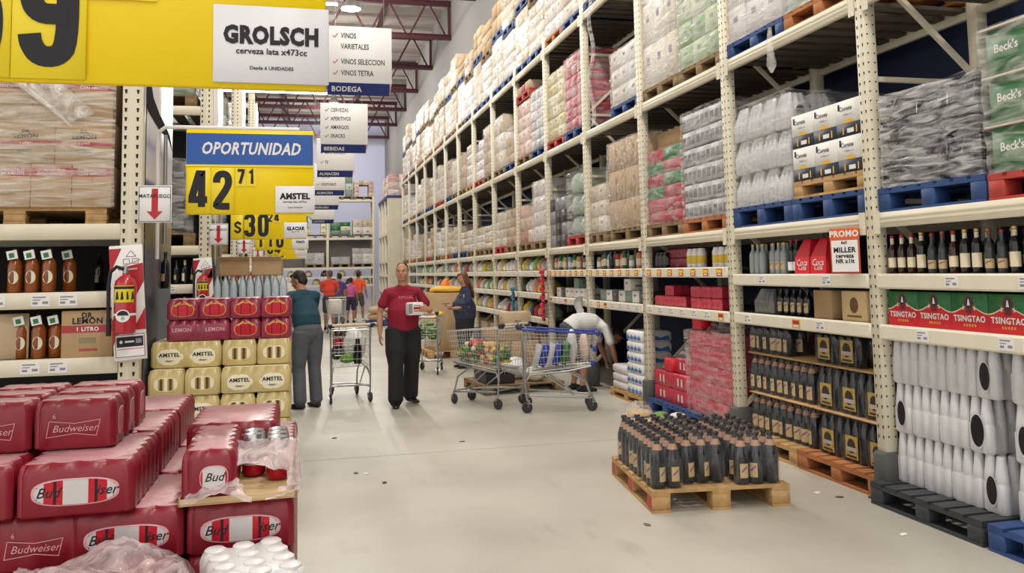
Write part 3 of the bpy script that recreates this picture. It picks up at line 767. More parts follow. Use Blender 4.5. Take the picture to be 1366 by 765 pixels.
# ---- gold and maroon pile in front of the second rack
def gold_pack(loc, label, side='end', group=None, maroon=False):
    h = 0.172 if not maroon else 0.14
    r = 0.038 if not maroon else 0.0342
    F, RIMM, WN, WC = (MARFILM, GOLD, CANRED, CANRED) if maroon else (GOLDFILM, GOLDRIM, CREAMLB, CANGOLD)
    FT = REDTOP if maroon else GOLDRIM
    t = thing('can_pack', label, 'beer cans', loc, 0, group)
    prof = [(0, .008, .006), (.06, 0, .009), (.76, 0, .011), (.86, .006, .018), (.97, .01, .022), (1.0, .016, .02)]
    if side == 'end':
        link('film_wrap', cached(('gp', maroon, 3, 6), lambda: pack_mesh(3, 6, r, h, [F, FT], prof)), t)
        link('window', cached(('gw', maroon), lambda: oval_mesh(0.15, 0.09, [RIMM, WN, WC, CANDARK if maroon else mat('gap_olive', '4a3d1c', .6)], cans=3, r=0.03, thr=(.27, .46) if maroon else (.17, .36))), t, (0, -6 * r + 0.004, h * 0.46))
        if maroon:
            for s in (-1, 1):
                mb = cached(('chev', s), lambda: MB().bar((0, 0, 0.028), (s * 0.04, 0, 0.0), 0.012, 0.002, 0, (0, 1, 0)).mesh('print', GOLD)); link('print', mb, t, (s * 0.012, -6 * r - 0.003, h * 0.66))
    else:
        link('film_wrap', cached(('gp', maroon, 6, 3), lambda: pack_mesh(6, 3, r, h, [F, FT], prof)), t)
        for s in (-1, 1):
            def lb():
                mb = MB(); mb.ell((0, 0, 0), (0.09, 0.004, 0.056), 28, 6); return mb.mesh('print', CREAMLB if not maroon else F)
            p = link('print', cached(('glab', maroon), lb), t, (s * 0.108, -3 * r + 0.002, h * 0.42))
            text('AMSTEL' if not maroon else 'LEMON', p, (0, -0.0055, 0.014), 0.036, BLACK if not maroon else PINKLINE, bold=0.03)
            if not maroon: text('~beer~', p, (0, -0.0055, -0.024), 0.02, BLACK, bold=0.02)
    return t
pallet('pale wood', (-0.54, 6.6, 0), 'under the gold can pile', 0.98, 1.06, h=0.15)
GX0, GX1 = -1.0, -0.085
layouts = [  # bottom to top: sequence from the left
    ['side', 'end', 'end'], ['end', 'end', 'side'], ['side', 'end', 'end'], ['side', 'end', 'end'], ['end', 'end', 'side'], ['side', 'end', 'end']]
for k, seq in enumerate(layouts):
    z = 0.15 + k * 0.1775; y0 = 6.1 if k < 5 else 6.2
    wds = {'side': 0.456, 'end': 0.228}
    x = -0.085 - sum(wds[s] + 0.003 for s in seq)
    for i, s in enumerate(seq):
        cx = x + wds[s] / 2; dy = 0.229 if s == 'end' else 0.115
        nm = 'with oval opening' if s == 'end' else 'with two oval labels'
        gold_pack((cx, y0 + dy, z), 'gold can pack %s, %s layer of its pile, %s from left' % (nm, ORD[k], ORD[i]), s, 'gold can packs')
        if s == 'side': gold_pack((cx, y0 + 0.35, z), 'gold can pack tucked behind another, %s layer up in the gold pile' % ORD[k], s, 'gold can packs, second row')
        x += wds[s] + 0.003
for k in range(2):
    z = 0.15 + 6 * 0.1775 + k * 0.143
    seq = ['side', 'end', 'end'] if k == 0 else ['end', 'end', 'end', 'end']
    x = -0.085 - sum({'side': 0.411, 'end': 0.2055}[s] + 0.001 for s in seq)
    if k == 1: x += 0.0
    for i, s in enumerate(seq):
        wd = {'side': 0.411, 'end': 0.2055}[s]; dy = 0.206 if s == 'end' else 0.103
        gold_pack((x + wd / 2, 6.23 + dy, z), 'maroon can pack on the gold pile, %s layer, %s from left' % ('lower' if k == 0 else 'upper', ORD[i]), s, 'maroon can packs', True)
        x += wd + 0.001

# ---------------------------------------------------------------- bottles
PLAB = mat('tan_label', 'c3a97a', 0.5); CRLAB = mat('cream_bottle_label', 'e4d8ba', 0.5); GOLDLAB = mat('gold_label', 'b99a4a', 0.45, noise=0.3, nscale=30)
CAPD = mat('dark_cap', '2a2120', 0.35); CAPR = mat('red_cap', 'b2202c', 0.35); NECK = mat('tan_neck_foil', 'b58d72', 0.45); CAPG = mat('gold_cap', 'd8b65c', 0.3, metal=.4)
PURP = mat('purple_print', '6a4a86', 0.5)
def bottle_prof(r, h, kind):
    if kind == 'beer': return [(r * .85, 0), (r, .006), (r, h * .55), (r * .92, h * .62), (r * .45, h * .74), (r * .37, h * .8), (r * .36, h * .95), (r * .42, h * .955), (r * .42, h), (.001, h)]
    if kind == 'pet': return [(r * .8, 0), (r, h * .04), (r, h * .5), (r * .97, h * .58), (r * .72, h * .72), (r * .36, h * .86), (r * .3, h * .9), (r * .3, h * .95), (.001, h * .95)]
    return [(r * .85, 0), (r, .006), (r, h * .62), (r * .8, h * .72), (r * .4, h * .8), (r * .38, h), (.001, h)]
def bottle_parts(kind, r, h, glass, label, cap, neck=None, face=0.0, band=(0.2, 0.45), arc=PI):
    pr = bottle_prof(r, h, kind)
    body = cached(('bt', kind, r, h, glass.name), lambda: MB().lathe(pr, 14).mesh('bottle', glass))
    def lab():
        mb = MB(); n = 10; q = r * 1.012; z0, z1 = h * band[0], h * band[1]
        vs = []
        for i in range(n + 1):
            t = PI - arc / 2 + arc * i / n
            vs += [(q * math.cos(t), q * math.sin(t), z0), (q * math.cos(t), q * math.sin(t), z1)]
        mb.add(vs, [(2 * i, 2 * i + 2, 2 * i + 3, 2 * i + 1) for i in range(n)], 0, True)
        if label is PLAB:
            t0 = PI - arc / 3
            mb.add([(q * 1.01 * math.cos(t0 + arc * .66 * i / 6), q * 1.01 * math.sin(t0 + arc * .66 * i / 6), z0 + (z1 - z0) * ((.35 + .06 * i) + (0.14 if e else 0))) for i in range(7) for e in (0, 1)],
                   [(2 * i, 2 * i + 2, 2 * i + 3, 2 * i + 1) for i in range(6)], 1, True)
        return mb.mesh('label', [label, PURP])
    lm = cached(('bl', kind, r, h, band, arc, label.name), lab) if label else None
    cm_ = cached(('bc', kind, r, h, cap.name), lambda: MB().lathe([(r * .44, 0), (r * .46, .004), (r * .44, h * .055), (r * .38, h * .062), (.001, h * .062)], 12).mesh('cap', cap)) if cap else None
    nm = None
    if neck:
        nm = cached(('bn', kind, r, h, neck.name), lambda: MB().lathe([(r * .69, h * .745), (r * .56, h * .79), (r * .4, h * .855)] if kind == 'pet' else [(r * .41, h * .77), (r * .4, h * .93)], 12, caps=False).mesh('neck_label', neck))
    return body, lm, cm_, nm, h * (.935 if kind == 'pet' else .945)
def bottle(loc, label_, spec, rz=0, group=None, parent=None):
    body, lm, cm_, nm, cz = spec
    if parent is None:
        o = link('bottle', body, None, loc, (0, 0, rz)); tag(o, label_, 'bottle', group)
    else: o = link('bottle', body, parent, loc, (0, 0, rz))
    if lm: link('label', lm, o)
    if nm: link('neck_label', nm, o)
    if cm_: link('cap', cm_, o, (0, 0, cz))
    return o
# ---- top shelf right of the promo board: beer bottles
B_RED = bottle_parts('beer', .031, .265, GLASSBR, CRLAB, CAPR, CRLAB, band=(.16, .42))
B_GLD = bottle_parts('beer', .033, .27, GLASSDK, CRLAB, CAPG, None, band=(.16, .42))
B_CLR = bottle_parts('beer', .030, .26, mat('smoked_bottle', '3c4242', .12), PLAB, CAPR, None, band=(.12, .34))
B_WHT = bottle_parts('wine', .033, .275, GLASSDK, CRLAB, CAPG, CRLAB, band=(.14, .46))
B_DRK = bottle_parts('wine', .031, .27, GLASSDK, PLAB, CAPD, None, band=(.2, .4))
z = 1.58; k = 0
seq = [B_RED, B_RED, B_RED, B_WHT, B_CLR, B_CLR, B_RED, B_WHT, B_WHT, B_CLR, B_CLR, B_WHT, B_DRK, B_WHT, B_DRK, B_GLD, B_CLR, B_GLD, B_DRK, B_RED]
nmz = {id(B_RED): 'brown bottle with cream label and red cap', id(B_WHT): 'dark bottle with broad cream label', id(B_CLR): 'smoky beer bottle with small tan label', id(B_DRK): 'dark bottle with narrow tan label', id(B_GLD): 'dark beer bottle with gold cap'}
for r in range(3):
    for i in range(20):
        sp = seq[(i + 3 * r) % 20]; y = 5.17 - i * 0.098 * 0.99
        bottle((4.03 + r * .085, y, z), '%s, %s from promo post, %s row' % (nmz[id(sp)], ORD[i], rw[r]), sp, 0, 'bottles right of the promo board')
# ---- red and green beer cases
TSG = mat('case_green', '1d6b35', 0.4, noise=0.25, nscale=25); TSR = mat('case_red', 'd01f2c', 0.4); CREST = mat('crest_maroon', '6b2a2a', 0.45)
def case_print():
    mb = MB(); W, H = 0.298, 0.232
    def yz(u, v): return (-0.0012, u, v)
    # green top, red bottom with a peaked cream line
    n = 14; top = []
    for i in range(n + 1):
        u = -W / 2 + W * i / n; q = abs(u) / (W / 2); top.append((u, 0.128 + 0.022 * math.cos(q * PI) * (1 if q < 1 else 1)))
    for i in range(n):
        (a, za), (b, zb) = top[i], top[i + 1]
        mb.add([(-0.0012, a, 0.0), (-0.0012, b, 0.0), (-0.0012, b, zb), (-0.0012, a, za)], [(3, 2, 1, 0)], 0)
        mb.add([(-0.0016, a, za), (-0.0016, b, zb), (-0.0016, b, zb + .008), (-0.0016, a, za + .008)], [(3, 2, 1, 0)], 1)
    def disc(c, ru, rv, x, mi):
        P = [(x, c[0] + ru * math.cos(2 * PI * j / 20), c[1] + rv * math.sin(2 * PI * j / 20)) for j in range(20)]
        mb.add(P, [tuple(range(19, -1, -1))], mi)
    disc((0, .172), .036, .05, -0.002, 2); disc((0, .176), .024, .034, -0.0025, 3); disc((0, .12), .03, .012, -.0022, 2)
    mb.add([(-0.003, -.012, .158), (-0.003, .012, .158), (-0.003, .004, .198), (-0.003, -.004, .198)], [(3, 2, 1, 0)], 4)
    for s in (-1, 1):
        mb.add([(-0.0021, s * .04, .13), (-0.0021, s * .055, .13), (-0.0021, s * .045, .165)], [(0, 1, 2)], 1)
    for i in range(5): mb.box(-0.0022, -.05 + i * .022, .028, -0.0012, -.038 + i * .022, .044, 5)
    return mb.mesh('print', [TSR, CRLAB, CREST, mat('crest_navy', '1e2638', .4), WHITE, GOLD])
cp = case_print()
cbm = MB().box(0, -.1485, 0, .4, .1485, .234, 0, .003).mesh('carton', TSG)
for i in range(6):
    y = 5.2 - 0.15 - i * 0.3
    t = thing('beer_case', 'red and green beer case, %s from the promo post on the lower shelf' % ORD[i], 'beer case', (3.992, y, 1.225), 0, 'red and green beer cases')
    link('carton', cbm, t); p = link('print', cp, t)
    text('TSINGTAO', p, (-0.003, 0, 0.075), 0.052, WHITE, RX, bold=0.03, sx=0.95)
# ---- white bottle packs and their pallets right of the promo post
WPF = mat('white_wrap', 'd6d6d8', 0.4, coat=0.2, bump=0.2, bscale=10, noise=0.08, nscale=12)
WPROF = [(0, .012, .006), (.04, .002, .01), (.46, 0, .013), (.5, .001, .012), (.54, .004, .022), (.75, .022, .042), (.9, .034, .046), (1.0, .046, .046)]
DKOVAL = mat('dark_opening', '1a1a1d', 0.35)
def dark_oval(wd, hg):
    mb = MB(); n = 24
    for q, y, mi in ((1.0, -.003, 0), (.88, -.0045, 1)):
        mb.add([(wd / 2 * q * math.cos(2 * PI * j / n), y, hg / 2 * q * math.sin(2 * PI * j / n)) for j in range(n)], [tuple(range(n))], mi)
    return mb.mesh('opening', [WPF, DKOVAL])
def white_pack(nx, ny, r, h, m):
    mb = MB(); q = r * 1.0
    mb.loft([[(x, y, z * h) for x, y in outline(nx, ny, r, ins, amp)] for z, ins, amp in ((0, .012, .006), (.04, .003, .01), (.5, .003, .014), (.62, .02, .03), (.66, .035, .03))], 0)
    for i in range(nx):
        for j in range(ny):
            mb.lathe([(q * .8, 0), (q, .02), (q, h * .5), (q * .97, h * .515), (q * .93, h * .53), (q * .98, h * .55), (q * .9, h * .68), (q * .72, h * .86), (q * .64, h * .95), (q * .6, h), (.001, h)], 14, (-nx * r + r + 2 * r * i, -ny * r + r + 2 * r * j, 0))
    return mb.mesh('film_wrap', m)
def bottle_pack(loc, label, nx, ny, opening=False, rz=0, h=.335, m=WPF, r=.042, group=None, ow=.085, oh=.17):
    t = thing('bottle_pack', label, 'bottle pack', loc, rz, group)
    link('film_wrap', cached(('wbp', nx, ny, h, m.name, r), lambda: white_pack(nx, ny, r, h, m)), t)
    if opening: link('opening', cached(('dov', ow, oh), lambda: dark_oval(ow, oh)), t, (-nx * r + .002, 0.0, h * .4), (0, 0, -PI / 2))
    return t
pallet('black', (PX - .08, 4.76, 0), 'on the floor under white bottle packs, right of the promo post', 1.15, 1.0, h=.15)
pallet('blue', (PX - .08, 3.72, 0), 'on the floor at the near end of the rack', 1.15, 1.0, h=.15)
for pal_, y0 in ((0, 5.22), (1, 4.19)):
    for k in range(3):
        z = .15 + k * .337
        seqs = [['s', 's', 's', 'e'], ['e', 's', 's', 'E'], ['s', 's', 's', 'e']][k]
        y = y0
        for i, s in enumerate(seqs):
            wd = .252 if s == 's' else .168
            for d in range(3):
                nm = '%s bottle pack, %s along, %s layer, %s row, %s floor pallet' % ('white' if s == 's' else 'white open-ended', ORD[i], ORD[k], ORD[d], 'black' if pal_ == 0 else 'near blue')
                if s == 's': bottle_pack((4.0 + .085 + d * .172, y - wd / 2, z), nm, 2, 3, False, 0, group='white bottle packs on the floor pallets')
                elif d < 2: bottle_pack((4.0 + .128 + d * .256, y - wd / 2, z), nm, 3, 2, True, 0, group='white bottle packs on the floor pallets', ow=.09 if s == 'e' else .12, oh=.19 if s == 'e' else .22)
            y -= wd + .003
# ---- bay 1, lower pallet level: white packs and white beer cases
pallet('blue', (PX, slot_y(1, 1), L3), 'on lower pallet level under white bottle packs', 1.0, 1.0, h=.19)
t = thing('wrapped_load', 'three tiers of white bottle packs in stretch film on a blue pallet', 'wrapped goods', (PX, slot_y(1, 1), L3 + .19), 0, GR[3])
for k in range(3):
    for i in range(4):
        for d in range(2 if k < 2 else 1):
            for q in range(2):
                link('bottle_pack', cached(('wpk', 3, 3, .31, GREYC[1].name), lambda: pack_mesh(3, 3, .038, .31, mat('silver_white_wrap', 'cfcfd2', .35, coat=.3, bump=.2, bscale=10), WPROF)), t, (-.36 + d * .5 + q * .23, -.36 + i * .24, k * .312))
    if k > 0: link('opening', cached(('dov', .1, .16), lambda: dark_oval(.1, .16)), t, (-.36, -.36 - .115, k * .312 + .13))
link('stretch_film', cached('fl13', lambda: film_shell(.97, .97, .945, 2)), t)
pallet('blue', (PX, slot_y(1, 0), L3), 'on lower pallet level under a second wooden pallet', 1.0, .98, h=.19)
pallet('pale wood', (PX, slot_y(1, 0) - .02, L3 + .19), 'stacked on a blue pallet under white beer cases', 1.0, .95, h=.14)
CW = mat('case_white', 'eceae4', .45); CN = mat('case_navy', '222a3a', .45); CY = mat('case_yellow', 'e3b23a', .5)
def corona_mesh():
    a, b, h = .32, .3, .275; mb = MB(); mb.box(-a / 2, -b / 2, h * .36, a / 2, b / 2, h, 0, .003); mb.box(-a / 2, -b / 2, 0, a / 2, b / 2, h * .36, 1, .003)
    for (fx, e) in ((1, 0), (0, 1)):
        for s in ((-1,)):
            def P(u, v):
                return (-a / 2 - .0012, u, v) if fx else (u, -b / 2 - .0012, v)
            def quad(u0, v0, u1, v1, mi):
                q = [P(u0, v0), P(u1, v0), P(u1, v1), P(u0, v1)]; mb.add(q, [(0, 1, 2, 3)], mi)
            mb.add([P(-.07, h * .36), P(.07, h * .36), P(.05, h * .42), P(.018, h * .47), P(-.018, h * .47), P(-.05, h * .42)], [(0, 1, 2, 3, 4, 5)], 2)
            quad(-.06, h * .08, .02, h * .2, 0); quad(.06, h * .06, .075, h * .26, 2); quad(-.1, h * .06, -.085, h * .26, 2)
            quad(.1, h * .74, .125, h * .92, 1)
            quad(-.05, h * .585, .04, h * .6, 3)
    return mb.mesh('beer_case', [CW, CN, CY, INKM])
com = corona_mesh()
for k in range(2):
    for i in range(3):
        for d in range(3):
            o = link('beer_case', com, None, (PX - .33 + d * .325, slot_y(1, 0) + .31 - i * .306, L3 + .33 + k * .277))
            tag(o, 'white and navy beer case, %s layer, %s from the left, %s row' % ('lower' if k == 0 else 'upper', ORD[i], ORD[d]), 'beer case', 'white and navy beer cases')
            if d == 0: text('Corona', o, (-.163, .03, .21), .05, BLACK, RX, bold=.01, shear=.15); text('EXTRA', o, (-.163, .03, .165), .02, INKM, RX)
            if i == 2: text('Corona', o, (0, -.153, .21), .06, BLACK, bold=.02)
# ---- bay 0, lower pallet level
pallet('blue', (PX, slot_y(0, 1), L3), 'on lower pallet level under dark film-wrapped packs', 1.0, .98, h=.17)
t = thing('wrapped_load', 'two tiers of dark packs in shiny silver film right of promo post', 'wrapped goods', (PX, slot_y(0, 1), L3 + .17), 0, GR[3])
for k in range(2):
    for i in range(3):
        for d in range(3):
            link('bottle_pack', cached(('dpk', 'b0'), lambda: pack_mesh(3, 3, .047, .32, mat('grey_tinted_wrap', '2c2d31', .3, coat=.4, bump=.2, bscale=10), WPROF)), t, (-.3 + d * .29, -.26 + i * .285 - (.03 if k else 0), k * .325))
fm = cached('flb0', lambda: film_shell(.95, .9, .65, 1)).copy(); fm.materials[0] = film_mat('silver_film', 'f0f0f0', .02, .6, stretch=(2.5, 2.5, 16), nscale=1.4, rough=.1); link('stretch_film', fm, t)
pallet('red', (PX, slot_y(0, 0), L3), 'on lower pallet level at the near end of the rack', 1.0, .98, h=.16)
t = thing('wrapped_load', 'three tiers of green wrapped packs on a red pallet by the rack end', 'wrapped goods', (PX, slot_y(0, 0), L3 + .16), 0, GR[3])
for k in range(3):
    for i in range(3):
        for d in range(2):
            p = link('case', cached('grc', lambda: MB().box(-.23, -.155, 0, .23, .155, .27, 0, .01).mesh('case', mat('bottle_green_case', '1e6b34', .35))), t, (-.24 + d * .47, -.32 + i * .32, k * .295))
            if d == 0: text("Beck's", p, (-.233, 0, .15), .07, WHITE, RX, bold=.02)
    link('sheet', cached('grs', lambda: MB().box(-.49, -.5, 0, .49, .5, .012).mesh('sheet', PALE[0])), t, (0, 0, k * .295 + .275))
link('stretch_film', cached('flb00', lambda: film_shell(.97, .98, .88, 3)), t)
# ---- bay 2, lower pallet level, near: grey crates on a pale wood pallet
pallet('orange', (PX, slot_y(2, 0), L3), 'on lower pallet level under grey bottle crates', 1.0, 1.0, h=.15)
t = thing('wrapped_load', 'tall wrapped stack of grey bottle crates, second bay beyond the promo board', 'wrapped goods', (PX, slot_y(2, 0), L3 + .15), 0, GR[3])
def crate_mesh():
    mb = MB(); m_ = .235
    mb.box(-.24, -.157, 0, .24, .157, .17, 0, .01)
    for s in (-.105, 0, .105):
        mb.add([(-.2412, s - .04, .03), (-.2412, s + .04, .03), (-.2412, s + .04, .12), (-.2412, s - .04, .12)], [(3, 2, 1, 0)], 1)
        mb.lathe([(.036, .17), (.03, .185), (.001, .186)], 8, (-.18, s, 0), 0)
    mb.box(-.1, -.1585, .05, .1, -.157, .12, 1)
    return mb.mesh('crate', [mat('light_grey_crate', 'b7b7ba', .4), mat('mid_grey_crate', '77777b', .4)])
crm = crate_mesh()
for k in range(6):
    for i in range(3):
        for d in range(2): link('crate', crm, t, (-.24 + d * .485, -.32 + i * .32, k * .19))
link('stretch_film', cached('flb2', lambda: film_shell(.98, .98, 1.15, 4)), t)
# ---- bay 4, lower pallet level, near: three tiers of sage bags
pallet('red', (PX, slot_y(4, 0), L3), 'on ' + where(4, 3, 0), 1.0, .98, h=.15)
t = thing('wrapped_load', 'three draped tiers of sage green bags, fourth bay beyond promo board', 'wrapped goods', (PX, slot_y(4, 0), L3 + .15), 0, GR[3])
for k in range(3):
    for i in range(2):
        for d in range(2):
            def bag():
                mb = MB(); rn = random.Random(2); R_ = []
                for zz, q in ((0, .9), (.05, 1.03), (.15, 1), (.25, .9), (.3, .7)):
                    R_.append([(q * .235 * (abs(math.cos(a)) ** .6) * (1 if math.cos(a) > 0 else -1) + rn.uniform(-.01, .01), q * .2 * (abs(math.sin(a)) ** .6) * (1 if math.sin(a) > 0 else -1) + rn.uniform(-.01, .01), zz) for a in [2 * PI * j / 16 for j in range(16)]])
                return mb.loft(R_).mesh('bag', TEALC[0])
            link('bag', cached('sbag', bag), t, (-.24 + d * .48, -.2 + i * .41, k * .33))
    fm = cached('flb4', lambda: film_shell(.99, .88, .31, 2)); link('stretch_film', fm, t, (0, 0, k * .33))
# ---- bays 1: shelf goods
def single(name, mesh, label, cat, loc, rz=0, group=None): return tag(link(name, mesh, None, loc, (0, 0, rz)), label, cat, group)
G1 = 'goods on the two shelves left of the promo board'
for gi, y0 in ((0, 7.15), (1, 6.8)):
    for r in range(2):
        for i in range(3):
            bottle((4.04 + r * .09, y0 - .05 - i * .088, 1.58), 'clear bottle, %s of %s six, %s row, top shelf left of promo board' % (ORD[i], 'far' if gi == 0 else 'near', rw[r]), bottle_parts('wine', .036, .27, GLASSCL, None if gi == 0 else PLAB, CAPG, None, band=(.15, .4), arc=1.8), 0, G1)
for i in range(2): bottle((4.04, 6.46 - i * .085, 1.58), 'dark bottle with white label, %s of a pair on top shelf' % ORD[i], bottle_parts('wine', .036, .29, GLASSDK, WHITE, CAPR, None, band=(.1, .35)), 0, G1)
COLA = mat('cola_red', 'd2232f', .4)
def colap():
    mb = MB(); R_ = [[(-.1 + q * .03, -.105 + q * .025, z_), (.1, -.105 + q * .025, z_), (.1, .105 - q * .025, z_), (-.1 + q * .03, .105 - q * .025, z_)] for z_, q in ((0, 0), (.13, .1), (.22, 1.2), (.285, 2.2))]
    return mb.loft(R_, smooth=False).mesh('carton', COLA)
for i in range(2):
    t = thing('cola_pack', 'red tapered cola pack with white script, %s of two on the top shelf' % ('left' if i == 0 else 'right'), 'soft drink', (4.09, 6.24 - i * .225, 1.58), 0, G1)
    link('carton', cached('colap', colap), t); text('Coca', t, (-.102, 0, .09), .075, WHITE, RX, shear=.3); text('Cola', t, (-.1, 0.0, .05), .06, WHITE, RX, shear=.3)
for i in range(4): bottle((4.05, 5.86 - i * .085, 1.58), 'dark bottle in shadow, %s right of the cola packs' % ORD[i], B_DRK, 0, G1)
CLP = mat('grey_film_pack', '6f7071', .25, coat=.3)
single('film_pack', cached('fpk', lambda: pack_mesh(3, 4, .04, .22, CLP, WPROF)), 'grey film-wrapped bottle pack on lower shelf left of promo board', 'bottle pack', (4.12, 6.9, 1.225), 0, G1)
for i in range(5): bottle((4.05, 6.66 - i * .1, 1.225), 'short dark bottle with tan label, %s along lower shelf left of promo board' % ORD[i], bottle_parts('wine', .04, .225, GLASSDK, PLAB, CAPD, None, band=(.15, .5), arc=1.6), 0, G1)
single('carton', cached('dimc', lambda: carton_mesh(.3, .24, .225, KRAFT[1])), 'brown carton beside the tan carton on the lower shelf', 'carton', (4.14, 5.98, 1.225), 0, G1)
t = thing('carton', 'tan carton printed with a brown crest on the lower shelf by promo post', 'carton', (4.14, 5.58, 1.225), 0, G1)
link('box', MB().box(-.15, -.15, 0, .15, .15, .225, 0, .004).mesh('box', mat('tan_case', 'd3b887', .6)), t)
mb = MB(); mb.add([(-.1515, .05 * math.cos(a), .12 + .06 * math.sin(a)) for a in [2 * PI * j / 18 for j in range(18)]], [tuple(range(17, -1, -1))], 0); mb.box(-.1518, -.085, .03, -.1515, .085, .045)
link('print', mb.mesh('print', mat('brown_print', '6e4a2c', .6)), t)
# ---- bay 1 floor: packs of dark bottles on boards
pallet('pale wood', (PX - .02, slot_y(1, 1) + .02, 0), 'on the floor under dark bottle packs with tan labels', 1.05, 1.0, h=.15)
pallet('orange', (PX - .02, slot_y(1, 0) + .0, 0), 'on the floor under dark bottle packs with gold labels', 1.05, 1.0, h=.15)
BP = bottle_parts('pet', .055, .335, GLASSDK, PLAB, CAPD, NECK, band=(.1, .42), arc=1.5)
BG = bottle_parts('pet', .0485, .335, GLASSDK, None, CAPD, None)
def pack_label():
    mb = MB(); mb.box(-.003, -.075, .03, 0, .075, .2); P = [(-.0035, .05 * math.cos(a), .125 + .055 * math.sin(a)) for a in [2 * PI * j / 16 for j in range(16)]]; mb.add(P, [tuple(range(15, -1, -1))], 1)
    mb.box(-.004, -.06, .085, -.0035, .06, .115, 2); mb.box(-.0036, -.06, .04, -.003, .06, .055, 1); return mb.mesh('pack_label', [GOLDLAB, mat('dark_emblem', '2b2a22', .5), mat('pale_emblem', 'b9a9a8', .5)])
def film_over(nx, ny, r, h): return cached(('fo', nx, ny, r, h), lambda: pack_mesh(nx, ny, r * 1.02, h * .97, SHRINK, [(0, .002, .002), (.3, 0, .004), (.55, .002, .006), (.8, .02, .012), (1, .034, .02)], 'shrink_film'))
def dark_pack(loc, label, nx, ny, spec, rz=0, r=.055, h=.335, group=None, skip=()):
    t = thing('bottle_pack', label, 'bottle pack', loc, rz, group)
    rr = random.Random(hash(label) % 999 if False else len(label) + int(loc[1] * 100))
    for i in range(nx):
        for j in range(ny):
            if (i, j) in skip: continue
            bottle((-nx * r + r + i * 2 * r, -ny * r + r + j * 2 * r, 0), None, spec, rr.uniform(-.5, .5), None, t)
    link('shrink_film', film_over(nx, ny, r, h), t)
    if spec is BG: link('pack_label', cached('pkl', pack_label), t, (-nx * r - .003, 0, 0))
    return t
bg_ = 'dark bottle packs on the rack floor'
for k in range(3):
    z = .15 + k * .36
    for i in range(3):
        if k < 2 or i < 2:
            dark_pack((4.04 + .11, 7.285 - .17 - i * .342 - (.02 if k == 2 else 0), z), 'dark bottle pack with tan labels, %s layer, %s from far end' % (ORD[k], ORD[i]), 2, 3, BP, 0, group=bg_)
        if k < 2 or i < 2:
            dark_pack((4.04 + .1, 6.215 - .15 - i * .298, z), 'dark bottle pack with gold labels, %s layer, %s from far end' % (ORD[k], ORD[i]), 2, 3, BG, 0, .0485, group=bg_)
    if k < 2:
        for j, (y0, nm) in enumerate(((6.72, 'far'), (5.7, 'near'))):
            o = link('board', cached('lyb', lambda: MB().box(-.48, -.5, 0, .5, .5, .014, 0, .004).mesh('board', WOOD)), None, (PX + .02, y0, z + .34)); tag(o, 'thin wooden layer board between dark bottle packs, %s pallet, %s gap up' % (nm, ORD[k]), 'board', 'layer boards')
# ---- bay 2 floor: red packs
g2 = 'red packs on the floor of the second bay beyond the promo board'
pallet('blue', (PX - .05, 8.9, 0), 'on the floor under the low red packs', 1.05, .95, h=.15)
pallet('blue', (PX - .05, 7.92, 0), 'on the floor under the tall red wrapped packs', 1.05, .95, h=.15)
RP2 = mat('bright_red_wrap', 'c22f45', .35, coat=.3, bump=.15, bscale=14)
def rpk(loc, lab, h=.165):
    t = thing('can_pack', lab, 'beer cans', loc, 0, g2)
    link('film_wrap', cached(('rpk', h), lambda: pack_mesh(5, 7, .033, h, RP2, CANPROF)), t)
    link('print', cached('rpkp', lambda: MB().box(-.0015, -.06, .04, 0, -.02, .12, 0).box(-.0015, .03, .04, 0, .07, .12, 0).mesh('print', mat('pale_print', 'e6c3c3', .5))), t, (-.1655, 0, 0))
    return t
for k in range(2):
    for i in range(2): rpk((4.14, 9.12 - i * .47, .15 + k * .168), 'red can pack, %s layer of the low red stack, %s from the far end' % (ORD[k], ORD[i]))
rpk((4.2, 8.7, .15 + 2 * .168), 'red can pack alone on top of the low red stack')
o = single('crate', MB().box(-.1, -.09, 0, .1, .09, .15, 0, .01).mesh('crate', COLA), 'small red box on the low red can packs', 'box', (4.08, 8.98, .15 + 2 * .168)); 
t = thing('wrapped_load', 'tall film-wrapped stack of red can packs on a blue floor pallet', 'wrapped goods', (4.42, 7.92, .15), 0, GR[0])
for k in range(5):
    for i in range(2):
        for d in range(2): link('can_pack', cached(('rpk2',), lambda: pack_mesh(6, 6, .038, .165, RP2, CANPROF)), t, (-.22 + d * .46, -.23 + i * .46, k * .168))
fm = cached('flr2', lambda: film_shell(.96, .95, .84, 3)).copy(); fm.materials[0] = FILMP; link('stretch_film', fm, t)
t = thing('film_heap', 'crumpled clear film heap on top of the tall red stack', 'plastic film', (4.22, 7.9, 1.0))
def heap(rx, ry, rz_, seed, m):
    mb = MB(); rn = random.Random(seed); R_ = []
    for i in range(9):
        t_ = i / 8 * PI / 2; R_.append([((rx * math.cos(t_) + .002) * math.cos(2 * PI * j / 18) * rn.uniform(.82, 1.1), (ry * math.cos(t_) + .002) * math.sin(2 * PI * j / 18) * rn.uniform(.82, 1.1), rz_ * math.sin(t_) * rn.uniform(.85, 1.08)) for j in range(18)])
    return mb.loft(R_, caps=True).mesh('loose_film', m)
link('loose_film', heap(.24, .24, .17, 4, FILMP), t)
single('crate', MB().box(-.09, -.1, 0, .09, .1, .15, 0, .012).mesh('crate', COLA), 'red box at the far corner of the tall red stack', 'box', (4.08, 8.24, 1.0))
t = thing('film_heap', 'crumpled clear film hanging over the low red packs', 'plastic film', (4.12, 8.62, .655)); link('loose_film', heap(.16, .17, .14, 9, FILMP), t)
